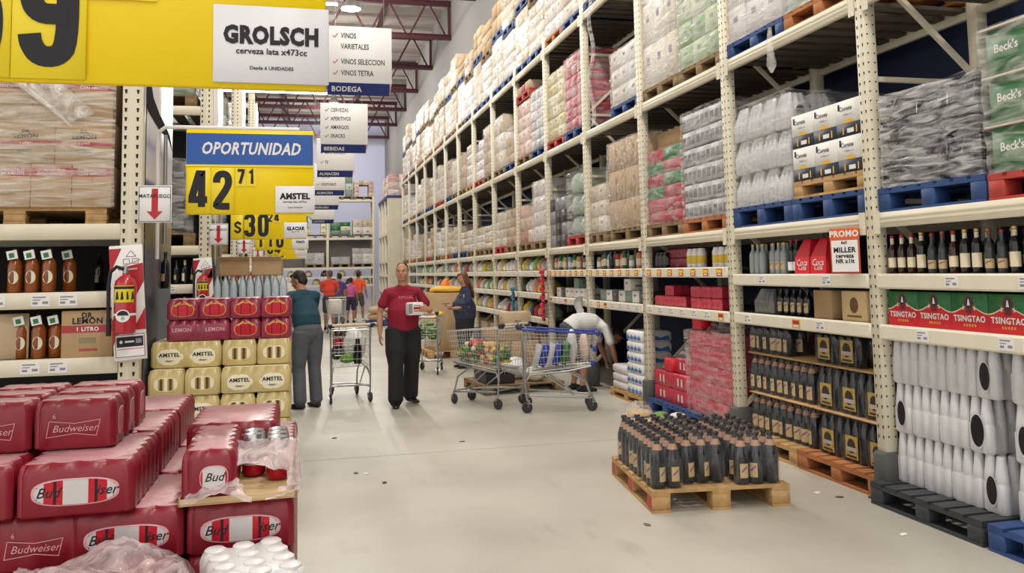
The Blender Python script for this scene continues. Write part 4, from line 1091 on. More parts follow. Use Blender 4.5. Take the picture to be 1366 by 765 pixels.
# ---- shelf goods further along
def jar_mesh(m, m2, r=.05, h=.2):
    mb = MB(); mb.lathe([(r * .9, 0), (r, .01), (r, h * .8), (r * .8, h * .88), (r * .75, h), (.001, h)], 12); mb.lathe([(r * 1.01, h * .2), (r * 1.01, h * .62)], 12, mi=1, caps=False); return mb.mesh('canister', [m, m2])
def bag_mesh(m, a, b, h, seed):
    mb = MB(); rn = random.Random(seed); R_ = []
    for z_, q in ((0, .85), (h * .15, 1), (h * .5, .98), (h * .8, .7), (h * .93, .35), (h, .45)):
        R_.append([(q * a / 2 * math.cos(t_) * rn.uniform(.9, 1.1), q * b / 2 * math.sin(t_) * rn.uniform(.9, 1.1), z_) for t_ in [2 * PI * j / 12 for j in range(12)]])
    return mb.loft(R_).mesh('bag', m)
YEL2 = mat('soft_yellow', 'e0c040', .45); ORG2 = mat('soft_orange', 'e08050', .5); GRN2 = mat('leaf_green', '7fae4a', .5); PNK2 = mat('salmon_pack', 'd98c78', .5)
def shelf_word(b, i):
    n = len(shelf_levels(b)); return ['upper', 'lower'][i] + ' shelf' if n == 2 else ['upper', 'middle', 'lowest'][i] + ' shelf'
rs = random.Random(21)
# second bay beyond the board, upper: yellow canisters and maroon packs
def put(mesh, name, desc, cat, b, i, k, x, y, z=None, rz=0):
    single(name, mesh, '%s, %s along the %s, %s bay beyond the promo board' % (desc, ORD[k], shelf_word(b, i), ORD[b - 1]), cat, (x, y, z if z is not None else shelf_levels(b)[i]), rz, 'goods on the %s of bay %s' % (shelf_word(b, i), ORD[b - 1]))
for k, y in enumerate((8.45, 8.33, 8.2, 7.86, 7.74, 7.6)): put(cached('can_y', lambda: jar_mesh(WHITE, YEL2, .052, .2)), 'canister', 'white and yellow canister', 'canister', 2, 0, k, 4.07, y)
for k in range(4): put(cached('mpk', lambda: pack_mesh(4, 4, .033, .11, MARFILM, CANPROF)), 'can_pack', 'maroon can pack', 'beer cans', 2, 0, 6 + k, 4.22, 9.0 - (k % 2) * .28, 1.65 + (k // 2) * .112)
for k in range(3): put(cached('jar_k', lambda: jar_mesh(GLASSDK, DARKC[1], .05, .18)), 'canister', 'dark canister', 'canister', 2, 0, 10 + k, 4.08, 9.33 - k * .11)
for k in range(11):
    if k < 4: x, y, z = 4.1, 9.2 - k * .2, 1.22
    elif k < 5: x, y, z = 4.12, 8.95, 1.22 + .118
    else: x, y, z = 4.1, 8.25 - ((k - 5) % 3) * .235, 1.22 + ((k - 5) // 3) * .118
    put(cached('rpk3', lambda: pack_mesh(3, 3, .036, .115, RP2, CANPROF)), 'can_pack', 'small red can pack', 'beer cans', 2, 1, k, x, y, z)
# third and fourth bays beyond: bottles above, boxes below
cols = [('green bottle', GREENC[0], WHITE), ('orange sauce bottle', ORG2, CRLAB), ('amber bottle', AMBER, CRLAB), ('dark jar', GLASSDK, DARKC[2]), ('yellow bottle', YEL2, WHITE), ('red bottle', RED, CRLAB), ('pale blue bottle', mat('pale_blue', '8ab6cc', .4), WHITE), ('dark green bottle', DGREEN[1], CRLAB)]
for b in (3, 4):
    for k in range(15):
        nm, m1, m2 = cols[(k * 3 + k // 4 + b) % 8] if k % 3 else cols[3 if k % 2 else 7]
        put(cached(('jr', nm), lambda: jar_mesh(m1, m2, .045, .17 + .03 * (len(nm) % 3))), 'bottle', nm, 'bottle', b, 0, k, 4.06 + .02 * (k % 2), POST_Y[b] + .15 + k * .122)
    for k in range(8):
        bx = [('white box', WHITEC[0]), ('grey-green pack', TEALC[2]), ('pale carton', PALE[1]), ('dark pack', DARKC[1])][(k + b) % 4 if b == 3 else (0, 0, 0, 2, 0, 3, 2, 1)[k]]
        put(cached(('bx', bx[0]), lambda: carton_mesh(.24, .21, .15, bx[1])), 'box', bx[0], 'box', b, 1, k, 4.12, POST_Y[b] + .2 + k * .235 if k < 7 else POST_Y[b] + .7, 1.22 if k < 7 else 1.372)
# bays five to ten: bags and small packs on three shelves
gen = [('salmon bag', PNK2), ('green bag', GRN2), ('cream bag', PALE[1]), ('white bag', WHITEC[0]), ('orange bag', ORG2), ('yellow bag', YEL2), ('grey bag', GREYC[0]), ('red bag', RED), ('dark bag', DARKC[0]), ('sage bag', TEALC[0])]
for b in range(5, 13):
    for i in range(3):
        n = 7 if b < 8 else 4
        for k in range(n):
            nm, m1 = rs.choice(gen if rs.random() < .6 else gen[2:4] + gen[6:7] + gen[9:])
            L_ = POST_Y[b + 1] - POST_Y[b] - .2; sd = rs.randint(0, 2)
            put(cached(('bg', nm, n, sd), lambda: bag_mesh(m1, .28, L_ / n * .96, rs.uniform(.18, .28), sd)), 'bag', nm, 'bag', b, i, k, 4.12, POST_Y[b] + .1 + L_ * (k + .5) / n)
# floor goods under the further bays
for b in range(5, 13):
    for s in (0, 1):
        nm, m1 = [('kraft carton', KRAFT[0]), ('pale carton', PALE[2]), ('kraft carton', KRAFT[2])][(b + s) % 3]
        single('carton', cached(('flc', nm, (b + s) % 3), lambda: carton_mesh(.7, .72, .5, m1)), '%s on the floor, %s bay beyond the promo board, %s half' % (nm, ORD[b - 1], 'near' if s == 0 else 'far'), 'carton', (4.4, slot_y(b, s), 0), 0, 'cartons on the floor under the rack')
# hanging strips of sachets, film scraps
def strip(x, y, z1, n, m, lab):
    t = thing('sachet_strip', lab, 'sachet strip', (x, y, z1))
    mb = MB(); mb.box(-.002, -.012, -n * .07 - .03, .002, .012, .02); link('strip', mb.mesh('strip', WHITE), t)
    sm_ = cached(('sac', m.name), lambda: MB().ell((0, 0, 0), (.03, .075, .05), 10, 6).mesh('sachet', m))
    for i in range(n):
        link('sachet', sm_, t, (-.025 if i % 2 else -.032, .012 * (-1) ** i, -.05 - i * .07), (0, .35 * (-1) ** i, .3 * (-1) ** i))
strip(3.86, 13.55, 1.68, 12, RED, 'red strip of hanging sachets on a rack post behind the bending shopper')
strip(3.86, 15.62, 1.36, 9, mat('teal_sachet', '2d6e86', .4), 'teal strip of hanging sachets on the rack post past the red strip')
t = thing('film_strip', 'long torn strip of clear film hanging from the middle pallet level', 'plastic film', (3.9, 11.0, 3.63))
mb = MB(); rn = random.Random(3)
mb.add(*sheet(lambda u, v: (-.02 + .03 * math.sin(v * 17) + .02 * math.sin(u * 9), (u - .5) * .16 + .03 * math.sin(v * 8), v * 2.3 + .0), 5, 30), 0, True); link('loose_film', mb.mesh('loose_film', FILMW), t)
t = thing('film_strip', 'short knot of torn film dangling below the orange pallet', 'plastic film', (3.88, 6.38, 3.36))
mb = MB(); rn = random.Random(4)
mb.tube([(0, 0, .33), (.0, .02, .2), (-.01, -.01, .1), (0, .0, 0), (.01, .02, -.06)], [.015, .03, .03, .045, .01], 8); link('loose_film', mb.mesh('loose_film', FILMW), t)
# ---------------------------------------------------------------- racks that end on the left side of the aisle
LX = -1.04
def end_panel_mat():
    m = bpy.data.materials.new('end_panel_print_glare'); m.use_nodes = True; nt = m.node_tree; b = nt.nodes['Principled BSDF']
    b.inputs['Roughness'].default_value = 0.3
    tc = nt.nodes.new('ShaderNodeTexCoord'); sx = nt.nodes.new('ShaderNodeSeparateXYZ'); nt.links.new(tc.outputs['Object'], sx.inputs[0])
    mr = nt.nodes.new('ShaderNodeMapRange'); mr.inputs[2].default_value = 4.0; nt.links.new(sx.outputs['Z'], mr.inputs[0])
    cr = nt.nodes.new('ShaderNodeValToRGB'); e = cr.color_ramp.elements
    stops = [(0, '4c5058'), (1.5, '54585f'), (1.84, '63676e'), (1.88, '7d7650'), (2.02, '857d5c'), (2.05, 'a9a0a2'), (2.2, 'a79fa6'), (2.23, '5f5f86'), (2.3, '6d6c8c'), (2.33, 'd8cfcd'), (2.5, 'c8c4cc'), (2.56, '9f9fb4'), (2.62, 'cfcbd0'), (2.8, 'e4e0df'), (4, 'ece9e6')]  # print bands by height, with white glare and reflections painted into the colour
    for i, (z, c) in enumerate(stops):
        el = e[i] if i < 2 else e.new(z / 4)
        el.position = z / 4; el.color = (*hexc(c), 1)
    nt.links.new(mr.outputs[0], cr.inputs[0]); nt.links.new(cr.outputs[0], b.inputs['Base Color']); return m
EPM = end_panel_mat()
def lpost_mesh():
    mb = MB(); mb.box(-.13, 0, 0, 0, .1, 5.6, 0, .006)
    for xr in (-.086, -.104): pass
    z = .3
    while z < 5.5:
        for x in (-.108, -.034):
            mb.add([(x - .009, -.001, z), (x + .009, -.001, z), (x + .005, -.001, z - .028), (x - .005, -.001, z - .028)], [(3, 2, 1, 0)], 1)
        z += .062
    mb.box(-.075, -.0012, 0.02, -.068, 0, 5.58, 2)
    return mb.mesh('upright_post', [CREAM, HOLE, SHELF])
LPM = lpost_mesh()
def lbeam(y, hh=.105): return MB().box(-2.77, y, -hh, 0, y + .05, 0, 0, .006).mesh('beam', CREAM)
LB, LR = lbeam(0.0), lbeam(1.15)
LSH = MB().box(-2.77, .05, -.03, 0, 1.1, -.002, 1).box(-2.77, -.008, -.105, 0, .05, 0, 0, .004).mesh('shelf', [SHELF, DECK])
LDK = MB()
for i in range(14): LDK.box(-2.7 + i * .195, .05, -.05, -2.58 + i * .195, 1.14, -.022)
LDK = LDK.mesh('deck', DECK)
SW = [(6.03, 2.97), (6.19, 2.99), (6.28, 2.91), (6.55, 2.84), (6.84, 2.8), (7.03, 2.76), (7.18, 2.66), (6.95, 2.73), (6.6, 2.72), (6.22, 2.76), (6.02, 2.79)]
LEFT_Y = [6.0, 10.3, 14.6, 18.9, 23.2, 27.5, 31.8]
for i, y in enumerate(LEFT_Y):
    r = thing('pallet_rack', 'cream pallet rack ending at the left of the aisle, %s of the row' % ORD[i], 'rack', (LX, y, 0), 0, 'racks on the left')
    for x in (0, -2.9):
        link('upright_post', LPM, r, (x, 0, 0)); link('rear_post', LPM, r, (x, 1.1, 0))
    for z in (L3, L4, L5):
        link('beam', LB, r, (-.13, 0, z)); link('rear_beam', LR, r, (-.13, 0, z)); link('deck', LDK, r, (-.13, 0, z))
    for z in (1.57, 1.147):
        s = link('shelf', LSH, r, (-.13, 0, z))
        if i < 2:
            for x in (-.3, -.46, -.72, -.86): link('price_label', LBM['w'], s, (x if z > 1.3 else x - .05, -.0085, -.052), (0, 0, PI / 2))
    link('back_sheet', cached('lbs', lambda: MB().box(-2.77, 1.21, .02, -.01, 1.222, 3.55).mesh('back_sheet', mat('dark_back_sheet', '2a2724', .8))), r)
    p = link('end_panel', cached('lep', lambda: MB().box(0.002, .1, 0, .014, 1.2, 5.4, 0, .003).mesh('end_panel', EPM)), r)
    mb = cached('swoosh', lambda: MB().prism([(a - 6.0, b) for a, b in SW], 'x', .0145, .0165).mesh('print', mat('swoosh_black', '1d1417', .9, spec=.05)))
    link('print', mb, p)
    link('pipe', cached('pipe', lambda: MB().tube([(.03, .75, 1.9), (.03, .75, 2.72)], .014, 8).mesh('pipe', STEEL)), r)
# price signs on arms
PLATE = mat('price_plate', 'f7dc22', .35)
def arm_sign(i, y, label, digits, cents, product, sub, foot, header=True, dollar=False):
    t = thing('price_sign', label, 'sign', (.067, y, 2.08), 0, 'yellow price signs over the aisle')
    link('board', cached('psb', lambda: MB().box(-.862, 0, 0, 0, .02, .6, 0, .004).mesh('board', YEL)), t)
    if header:
        h = link('header', cached('psh', lambda: MB().box(-.86, -.003, .352, -.004, 0, .572).mesh('header', SBLUE)), t)
        text('OPORTUNIDAD', h, (-.43, -.005, .462), .118, WHITE, bold=.03, shear=.25, sx=.74)
        link('rail', cached('psr', lambda: MB().box(-.862, -.008, .335, 0, 0, .35).mesh('rail', PLATE)), t)
    a = link('arm', cached('psa', lambda: MB().tube([(-.1, .01, .612), (-.9, .01, .612), (-1.0, .02, .612), (-1.05, .05, .58), (-1.06, .08, .5), (-1.06, .12, -.3)], .014, 8).mesh('arm', WHITE)), t)
    plm = cached('plate', lambda: MB().box(-.078, -.006, 0, .078, 0, .325, 0, .002).mesh('price_plate', PLATE))
    for k, d in enumerate(digits):
        x = (-.775, -.618, -.46)[k] if not dollar else (-.83 + .155 * (k + 1) + .02)
        p = link('price_plate', plm, t, (x, -.002, .006)); digit(d, p, (0, -.0075, .165), .285, .155, .048)
    if dollar:
        p = link('price_plate', plm, t, (-.79, -.002, .006)); digit('$', p, (0, -.0075, .14), .17, .11, .026)
    if cents:
        for k, d in enumerate(cents):
            p = link('cents_plate', cached('cplate', lambda: MB().box(-.036, -.005, 0, .036, 0, .13).mesh('cents_plate', PLATE)), t, ((-.5 if not dollar else -.42) + k * .075, -.002, .2)); digit(d, p, (0, -.0065, .065), .115, .068, .02)
    c = link('product_card', cached('pcard', lambda: MB().box(-.135, -.009, 0, .135, -.004, .19, 0, .002).mesh('product_card', PAPER)), t, (-.128, 0, .012))
    text(product, c, (0, -.0105, .115), .058, BLACK, bold=.055, sx=.8 if len(product) > 6 else .95)
    if sub: text(sub, c, (0, -.0105, .077), .021, BLACK, bold=.02)
    if foot: text(foot, c, (0, -.0105, .036), .012, BLACK, bold=.02)
    return t
t = arm_sign(0, 2.1, 'big yellow price sign with black 59 and a white card, nearest the camera', '59', '90', 'GROLSCH', 'cerveza lata x473cc', 'Desde 6 UNIDADES')
t.location = (.052, 2.1, 2.1)
arm_sign(1, 6.2, 'yellow and blue OPORTUNIDAD sign priced 42,71 on an arm over the aisle', '42', '71', 'AMSTEL', 'cerveza lata x473cc', 'Desde 6 UNIDADES')
t = arm_sign(2, 10.5, 'yellow sign priced $30,24 directly behind the 42,71 sign', '30', '24', 'GLACIAR', 'agua x 2 lts', '', True, True)
t.location.x = .03
for i, y, d in ((3, 14.8, '110'), (4, 19.1, '64'), (5, 23.4, '17')):
    arm_sign(i, y, 'yellow price sign with black digits %s partly hidden behind nearer signs' % d, d, '', 'VINO', '', '')
# hanging department signs
def dept_sign(i, y, z0, rows_, foot, label):
    t = thing('hanging_sign', label, 'sign', (.28, y, z0), 0, 'white department signs hung over the aisle')
    W, H = .83, .74
    bd = link('board', cached('dsb', lambda: MB().box(0, 0, 0, W, .02, H, 0, .003).mesh('board', WHITE)), t)
    f = link('foot_flap', cached('dsf', lambda: MB().prism([(-.002, .0), (.02, 0), (.11, -.135), (.1, -.14)], 'x', .01, W - .03).mesh('foot_flap', NAVY)), t)
    mb = cached('dse', lambda: MB().add([(W - .03, 0, 0), (W, .01, 0), (W - .02, .11, -.13)], [(0, 1, 2)]).mesh('flap_end', mat('flap_pink', 'd9b8b8', .5))); link('flap_end', mb, t)
    if foot: text(foot, f, (.06, .043, -.075), .1, WHITE, rot=(PI / 2 + .63, 0, 0), bold=.03, align='LEFT', sx=.9)
    for z, s, chk in rows_:
        text(s, bd, (.18, -.003, H * z), .098, BLACK, bold=.012, align='LEFT', sx=.68)
        if chk:
            ck = cached(('chk', chk.name), lambda: MB().bar((0, 0, 0), (.022, 0, -.022), .01, .003, 0, (0, 1, 0)).bar((.022, 0, -.022), (.06, 0, .03), .01, .003, 0, (0, 1, 0)).mesh('tick', chk)); link('tick', ck, bd, (.08, -.002, H * z))
    for x in (.1, .73): link('wire', MB().tube([(0, .01, .73), (0, .01, 12.13 - z0)], .003, 4).mesh('wire', STEEL), t, (x, 0, 0))
RCK = mat('tick_red', 'b5483c', .5); BCK = mat('tick_black', '3a3a44', .5)
dept_sign(0, 10.9, 4.1, [(.83, 'VINOS', RCK), (.64, 'VARIETALES', None), (.37, 'VINOS SELECCION', RCK), (.17, 'VINOS TETRA', RCK)], 'BODEGA', 'white hanging sign listing VINOS with a navy BODEGA foot, nearest of the row')
dept_sign(1, 15.2, 3.95, [(.83, 'CERVEZAS', BCK), (.62, 'APERITIVOS', BCK), (.41, 'AMARGOS', BCK), (.2, 'SNACKS', BCK)], 'BEBIDAS', 'white hanging sign listing CERVEZAS with a navy BEBIDAS foot, second of row')
dept_sign(2, 19.5, 4.0, [(.55, 'MATE COCIDO', BCK), (.25, 'TE', BCK)], 'ALMACEN', 'white hanging sign listing MATE COCIDO and TE, third of the row')
dept_sign(3, 23.8, 3.97, [(.5, 'FRUTAS', BCK), (.22, 'GELIFICABLES', BCK)], 'ALMACEN', 'white hanging sign listing FRUTAS and GELIFICABLES, fourth of the row')
dept_sign(4, 28.1, 3.9, [], 'ALMACEN', 'white hanging sign with plain face and navy foot, fifth of the row')
dept_sign(5, 32.4, 3.7, [], 'LACTEOS', 'white hanging sign with plain face and navy foot, last of the row')
# fire points
def arrow_sign(y, label):
    t = thing('arrow_sign', label, 'sign', (-1.06, y - .035, 2.012), 0, 'red arrow signs on the rack ends')
    link('board', cached('asb', lambda: MB().box(0, 0, 0, .21, .006, .247, 0, .003).mesh('board', WHITE)), t)
    def fr():
        mb = MB(); P = [(.008, .008), (.202, .008), (.202, .239), (.008, .239)]
        for k in range(4): mb.bar((P[k][0], -.001, P[k][1]), (P[(k + 1) % 4][0], -.001, P[(k + 1) % 4][1]), .003, .001, 0, (0, 1, 0))
        return mb.mesh('border', BLACK)
    link('border', cached('asf', fr), t)
    link('arrow', cached('asa', lambda: MB().prism([(.085, .225), (.085, .075), (.055, .075), (.105, .02), (.155, .075), (.125, .075), (.125, .225)], 'y', -.0015, -.0002).mesh('arrow', RED)), t)
    text('MATAFUEGO', t, (.105, -.003, .175), .034, BLACK, bold=.012)
def fire_point(y, label1, label2):
    t = thing('hazard_board', label1, 'sign', (-1.18, y - .06, 1.12), 0, 'striped boards on the rack ends')
    t.rotation_euler = (0, -.06, 0)
    W, H = .2, .74
    def bdm():
        mb = MB(); mb.box(0, 0, 0, W, .008, H, 0, .003)
        for poly in ([(.0, .56), (.0, .72), (.075, .72)], [(.0, .14), (.0, .26), (.2, .62), (.2, .5)], [(.0, .17 + .03), (.0, .1), (.05, .2)], [(.12, .19), (.2, .19), (.2, .33)], [(.09, .6), (.2, .62), (.2, .52), (.14, .5)]):
            cx = sum(p[0] for p in poly) / len(poly); cz = sum(p[1] for p in poly) / len(poly)
            poly = sorted(poly, key=lambda p: math.atan2(p[1] - cz, p[0] - cx)); mb.prism(poly, 'y', -.0012, 0, 1)
        mb.box(.012, -.0014, .02, .188, 0, .165, 2); mb.box(.016, -.0018, .024, .184, -.0014, .161, 0); mb.box(.02, -.0024, .085, .18, -.0018, .15, 3); mb.box(.02, -.0024, .07, .18, -.0018, .074, 1)
        mb.prism([(.035, .118), (.047, .13), (.059, .118), (.047, .106)], 'y', -.0032, -.0024, 0)
        mb.box(.07, -.003, .112, .125, -.0024, .124, 0); mb.box(.135, -.003, .105, .17, -.0024, .135, 4)
        for a, b in (((.1, .665), (.13, .705)), ((.13, .705), (.16, .665)), ((.16, .665), (.1, .665))): mb.bar((a[0], -.001, a[1]), (b[0], -.001, b[1]), .003, .001, 2, (0, 1, 0))
        for x in (.1, .155):
            for a, b in (((x - .018, .62), (x + .018, .62)), ((x - .018, .65), (x + .018, .65)), ((x - .018, .62), (x - .018, .65)), ((x + .018, .62), (x + .018, .65))): mb.bar((a[0], -.001, a[1]), (b[0], -.001, b[1]), .003, .001, 2, (0, 1, 0))
        return mb.mesh('board', [WHITE, RED, mat('maroon_line', '7a1f2c', .5), BLACK, INKM])
    link('board', cached('hzb', bdm), t)
    t = thing('fire_extinguisher', label2, 'fire extinguisher', (-1.105, y - .14, 1.3), 0, 'fire extinguishers on the rack ends')
    ER = mat('extinguisher_red', 'b92b33', .25, coat=.4)
    link('cylinder', cached('exc', lambda: MB().lathe([(.05, 0), (.062, .006), (.066, .02), (.066, .3), (.06, .335), (.035, .362), (.02, .37), (.018, .385), (.001, .385)], 24).mesh('cylinder', ER)), t)
    link('valve', cached('exv', lambda: MB().lathe([(.018, .38), (.02, .4), (.014, .425), (.001, .426)], 12).bar((-.02, 0, .425), (.085, -.005, .47), .016, .008).bar((-.01, 0, .405), (.07, -.005, .412), .014, .008).lathe([(.016, 0), (.016, .012), (.001, .012)], 12, (-.03, 0, .4)).mesh('valve', STEEL)), t)
    link('hose', cached('exh', lambda: MB().tube([(-.01, -.01, .41), (-.05, -.02, .425), (-.085, -.025, .39), (-.095, -.025, .3), (-.092, -.025, .1), (-.09, -.025, .08)], .0115, 8).tube([(-.09, -.025, .1), (-.09, -.025, -.01)], .016, 8).mesh('hose', BLACK)), t)
    def lab(z0, z1, mi, r=.0665, a0=-2.6, a1=-.55):
        mb = MB(); n = 12; vs = []
        for k in range(n + 1):
            q = a0 + (a1 - a0) * k / n; vs += [(r * math.cos(q), r * math.sin(q), z0), (r * math.cos(q), r * math.sin(q), z1)]
        return mb.add(vs, [(2 * k, 2 * k + 2, 2 * k + 3, 2 * k + 1) for k in range(n)], mi, True)
    l = link('label', cached('exl', lambda: lab(.2, .305, 0).mesh('label', mat('label_yellow', 'e6d22a', .4))), t)
    link('print', cached('exp', lambda: (lambda m: m)(lab(.283, .3, 0, .0672)).add([(-.045 + k * .03 + dx, -.0672 + abs(-.03 + k * .03) * .25 - .004, .215 + dz) for k in range(4) for dx, dz in ((0, 0), (.018, .004), (.012, .055), (.004, .05))], [(4 * k, 4 * k + 1, 4 * k + 2, 4 * k + 3) for k in range(4)]).mesh('print', BLACK)), l)
    def band():
        mb = lab(.115, .13, 0, .0668, -3.1, 0.0)
        P = [(.042 * math.cos(a), -.069, .115 + .04 * math.sin(a)) for a in [2 * PI * j / 20 for j in range(20)]]; mb.add(P, [tuple(range(20))], 0)
        P = [(.034 * math.cos(a), -.0698, .117 + .031 * math.sin(a)) for a in [PI * j / 10 for j in range(11)]]; mb.add(P, [tuple(range(11))], 1)
        P = [(.012 * math.cos(a), -.0698, .1 + .012 * math.sin(a)) for a in [2 * PI * j / 10 for j in range(10)]]; mb.add(P, [tuple(range(10))], 2)
        return mb.mesh('tag', [WHITE, BLACK, STEEL])
    link('tag', cached('ext', band), t)
for i, y in enumerate(LEFT_Y[:4]):
    wh = ['nearest visible rack end', 'second rack end', 'third rack end', 'fourth rack end'][i]
    arrow_sign(y, 'white sign with a red down arrow on the %s at left' % wh)
    fire_point(y, 'white board with red diagonal stripes on the %s at left' % wh, 'red fire extinguisher with a yellow label on the %s at left' % wh)
# goods in the nearest rack
t = pallet('pale wood', (LX - .78, 6.58, L3), 'on the nearest left rack under wrapped kraft cartons', 1.1, 1.0, h=.11)
LT = thing('wrapped_load', 'kraft lemon-drink cartons in shiny stretch film high in the left rack', 'wrapped goods', (LX - .2, 6.06, L3 + .11))
REDB = mat('carton_red_band', 'ad3a40', .55)
def dl_small():
    mb = MB(); mb.box(-.24, 0, 0, 0, .3, .285, 0, .003); mb.box(-.236, -.001, .205, -.004, 0, .262, 1); mb.box(-.1205, -.0012, 0, -.1195, 0, .2, 2); return mb.mesh('carton', [KRAFT[0], REDB, KRAFT[1]])
def dl_big(): return MB().box(-.345, 0, 0, 0, .3, .285, 0, .003).box(-.343, -.001, .12, -.002, 0, .15, 1).box(-.22, -.001, .06, -.14, 0, .095, 2).mesh('carton', [KRAFT[0], REDB, mat('faded_print', '8a8064', .7)])
cs, cb_ = dl_small(), dl_big()
for k in range(4):
    for q in range(3):
        for i in range(5 if k % 2 == 0 else 3):
            o = link('carton', cs if k % 2 == 0 else cb_, LT, (-(.244 if k % 2 == 0 else .35) * i, q * .31, k * .288))
            if q == 0:
                if k % 2 == 0: text('COMPARTILO', o, (-.12, -.002, .244), .027, WHITE, bold=.015); text('CON AMIGOS', o, (-.12, -.002, .221), .027, WHITE, bold=.015)
                else: text('DR.', o, (-.17, -.002, .215), .03, BLACK, bold=.03); text('LEMON', o, (-.17, -.002, .18), .042, BLACK, bold=.03); text('1 LITRO', o, (-.17, -.002, .135), .02, WHITE, bold=.02)
mb = MB(); rn = random.Random(6)
def lf(u, v): return (-1.25 + 1.27 * u, -.018 - .012 * math.sin(u * 5 + v * 9) + rn.uniform(-.006, .006), .006 + .96 * v)
mb.add(*sheet(lf, 30, 22), 0, True)
FSH = film_mat('shiny_stretch_film', 'f3ede2', .04, .6, stretch=(2.2, 2.2, 18), nscale=1.3, rough=.12)
link('stretch_film', mb.mesh('stretch_film', FSH), LT)
mb = MB(); rn = random.Random(2)
def flap(u, v):
    x = -.75 + .5 * u; z_ = .98 - .42 * u + .25 * v * (1 - .75 * u); return (x + .25 * v * u * .6, -.04 - .02 * math.sin(v * 8 + u * 5) + rn.uniform(-.004, .004), z_)
mb.add(*sheet(flap, 16, 8), 0, True); mb.tube([(-.78, -.055, 1.0), (-.55, -.05, .8), (-.35, -.05, .64), (-.24, -.045, .53)], [.02, .018, .014, .005], 6)
link('film_flap', mb.mesh('film_flap', film_mat('white_flap_film', 'f2efe8', .2, .75, stretch=(10, 10, 10))), LT)
# bottles of orange drink, carton and tray
B_OR = bottle_parts('wine', .043, .285, AMBER, None, CAPD, None)
def round_label():
    mb = MB(); r = .0436; P = [(r * math.sin(.75 * math.cos(a)), -r * math.cos(.75 * math.cos(a)), .1 + .042 * math.sin(a)) for a in [2 * PI * j / 14 for j in range(14)]]; mb.add(P, [tuple(range(14))], 0)
    P = [(q * .7, y * 1.01 if True else y, .1 + (z - .1) * .7) for q, y, z in P]; mb.add(P, [tuple(range(14))], 1); return mb.mesh('label', [CRLAB, mat('blue_print', '2c3f78', .5)])
RLM = cached('rlm', round_label)
NTAG = MB().obox((-.03, -.045, .21), (.06, 0, .012), (0, -.004, 0), (-.012, 0, .055), 0).obox((-.02, -.0495, .222), (.03, 0, .006), (0, -.001, 0), (-.006, 0, .03), 1).mesh('neck_tag', [WHITE, DGREEN[0]])
def obottle(x, y, z, lab):
    o = bottle((x, y, z), lab, B_OR, 0, 'orange drink bottles in the left rack'); link('front_label', RLM, o); link('neck_tag', NTAG, o, (0, 0, 0))
for i, x in enumerate((-1.81, -1.71, -1.61, -1.52)): obottle(x, 6.09 if i < 3 else 6.22, 1.57, 'orange drink bottle with paper neck tag, upper left shelf, %s from left' % ORD[i])
for i, x in enumerate((-1.77, -1.67, -1.57)): obottle(x + .01 * (i == 1), 6.12 - .03 * (i == 1), 1.147, 'orange drink bottle with paper neck tag, lower left shelf, %s from left' % ORD[i])
for i in range(6): bottle((-1.45 + i * .09, 6.75, 1.57), 'dark bottle deep in shadow on upper left shelf, %s from left' % ORD[i], B_DRK, 0, 'dark bottles deep in the left rack')
t = thing('carton', 'kraft carton with a red 1 LITRO band on the lower left shelf', 'carton', (-1.21, 6.03, 1.147))
link('box', MB().box(-.305, 0, 0, 0, .4, .3, 0, .004).mesh('box', KRAFT[0]), t)
link('print', MB().box(-.304, -.001, .158, -.001, 0, .205).box(-.2, -.001, .04, -.09, 0, .055).mesh('print', REDB), t)
link('faint_print', MB().box(-.2, -.001, .09, -.1, 0, .125).mesh('faint_print', mat('faded_print', '8a8064', .7)), t)
text('DR.', t, (-.15, -.002, .268), .045, BLACK, bold=.035); text('LEMON', t, (-.15, -.002, .232), .052, BLACK, bold=.035); text('1 LITRO', t, (-.15, -.003, .18), .036, WHITE, bold=.03)
t = thing('carton', 'open kraft tray turned askew at the left edge of the lower shelf', 'carton', (-1.86, 6.2, 1.147), .25); link('box', MB().box(-.2, -.13, 0, .11, .1, .29, 0, .004).mesh('box', KRAFT[2]), t)
# goods at the ends of the further left racks
rn = random.Random(31)
for i, y in enumerate(LEFT_Y[1:6]):
    w_ = '%s left rack' % ORD[i + 1]
    for lv, z in (('lower shelf', 1.147), ('upper shelf', 1.57)):
        for k in range(6): bottle((LX - .2 - k * .09, y + .1, z), 'dark bottle on the %s of the %s, %s from the aisle' % (lv, w_, ORD[k]), B_WHT if k % 2 else B_DRK, 0, 'dark bottles in the further left racks')
    for lv, z in (('lower pallet level', L3), ('upper pallet level', L4)):
        pallet('brown', (LX - .68, y + .58, z), 'on the %s of the %s' % (lv, w_), 1.0, 1.0)
        nm, pl = rn.choice([('dark wrapped cases', DARKC), ('sage wrapped cases', TEALC), ('green and cream cases', GREENC + YELC[:1])])
        wrapped_load((LX - .68, y + .58, z + .15), '%s on the %s of the %s' % (nm, lv, w_), pl, 2, 3, 3, .95, .92, .85, FILM, i + 3, 'loads in the further left racks')
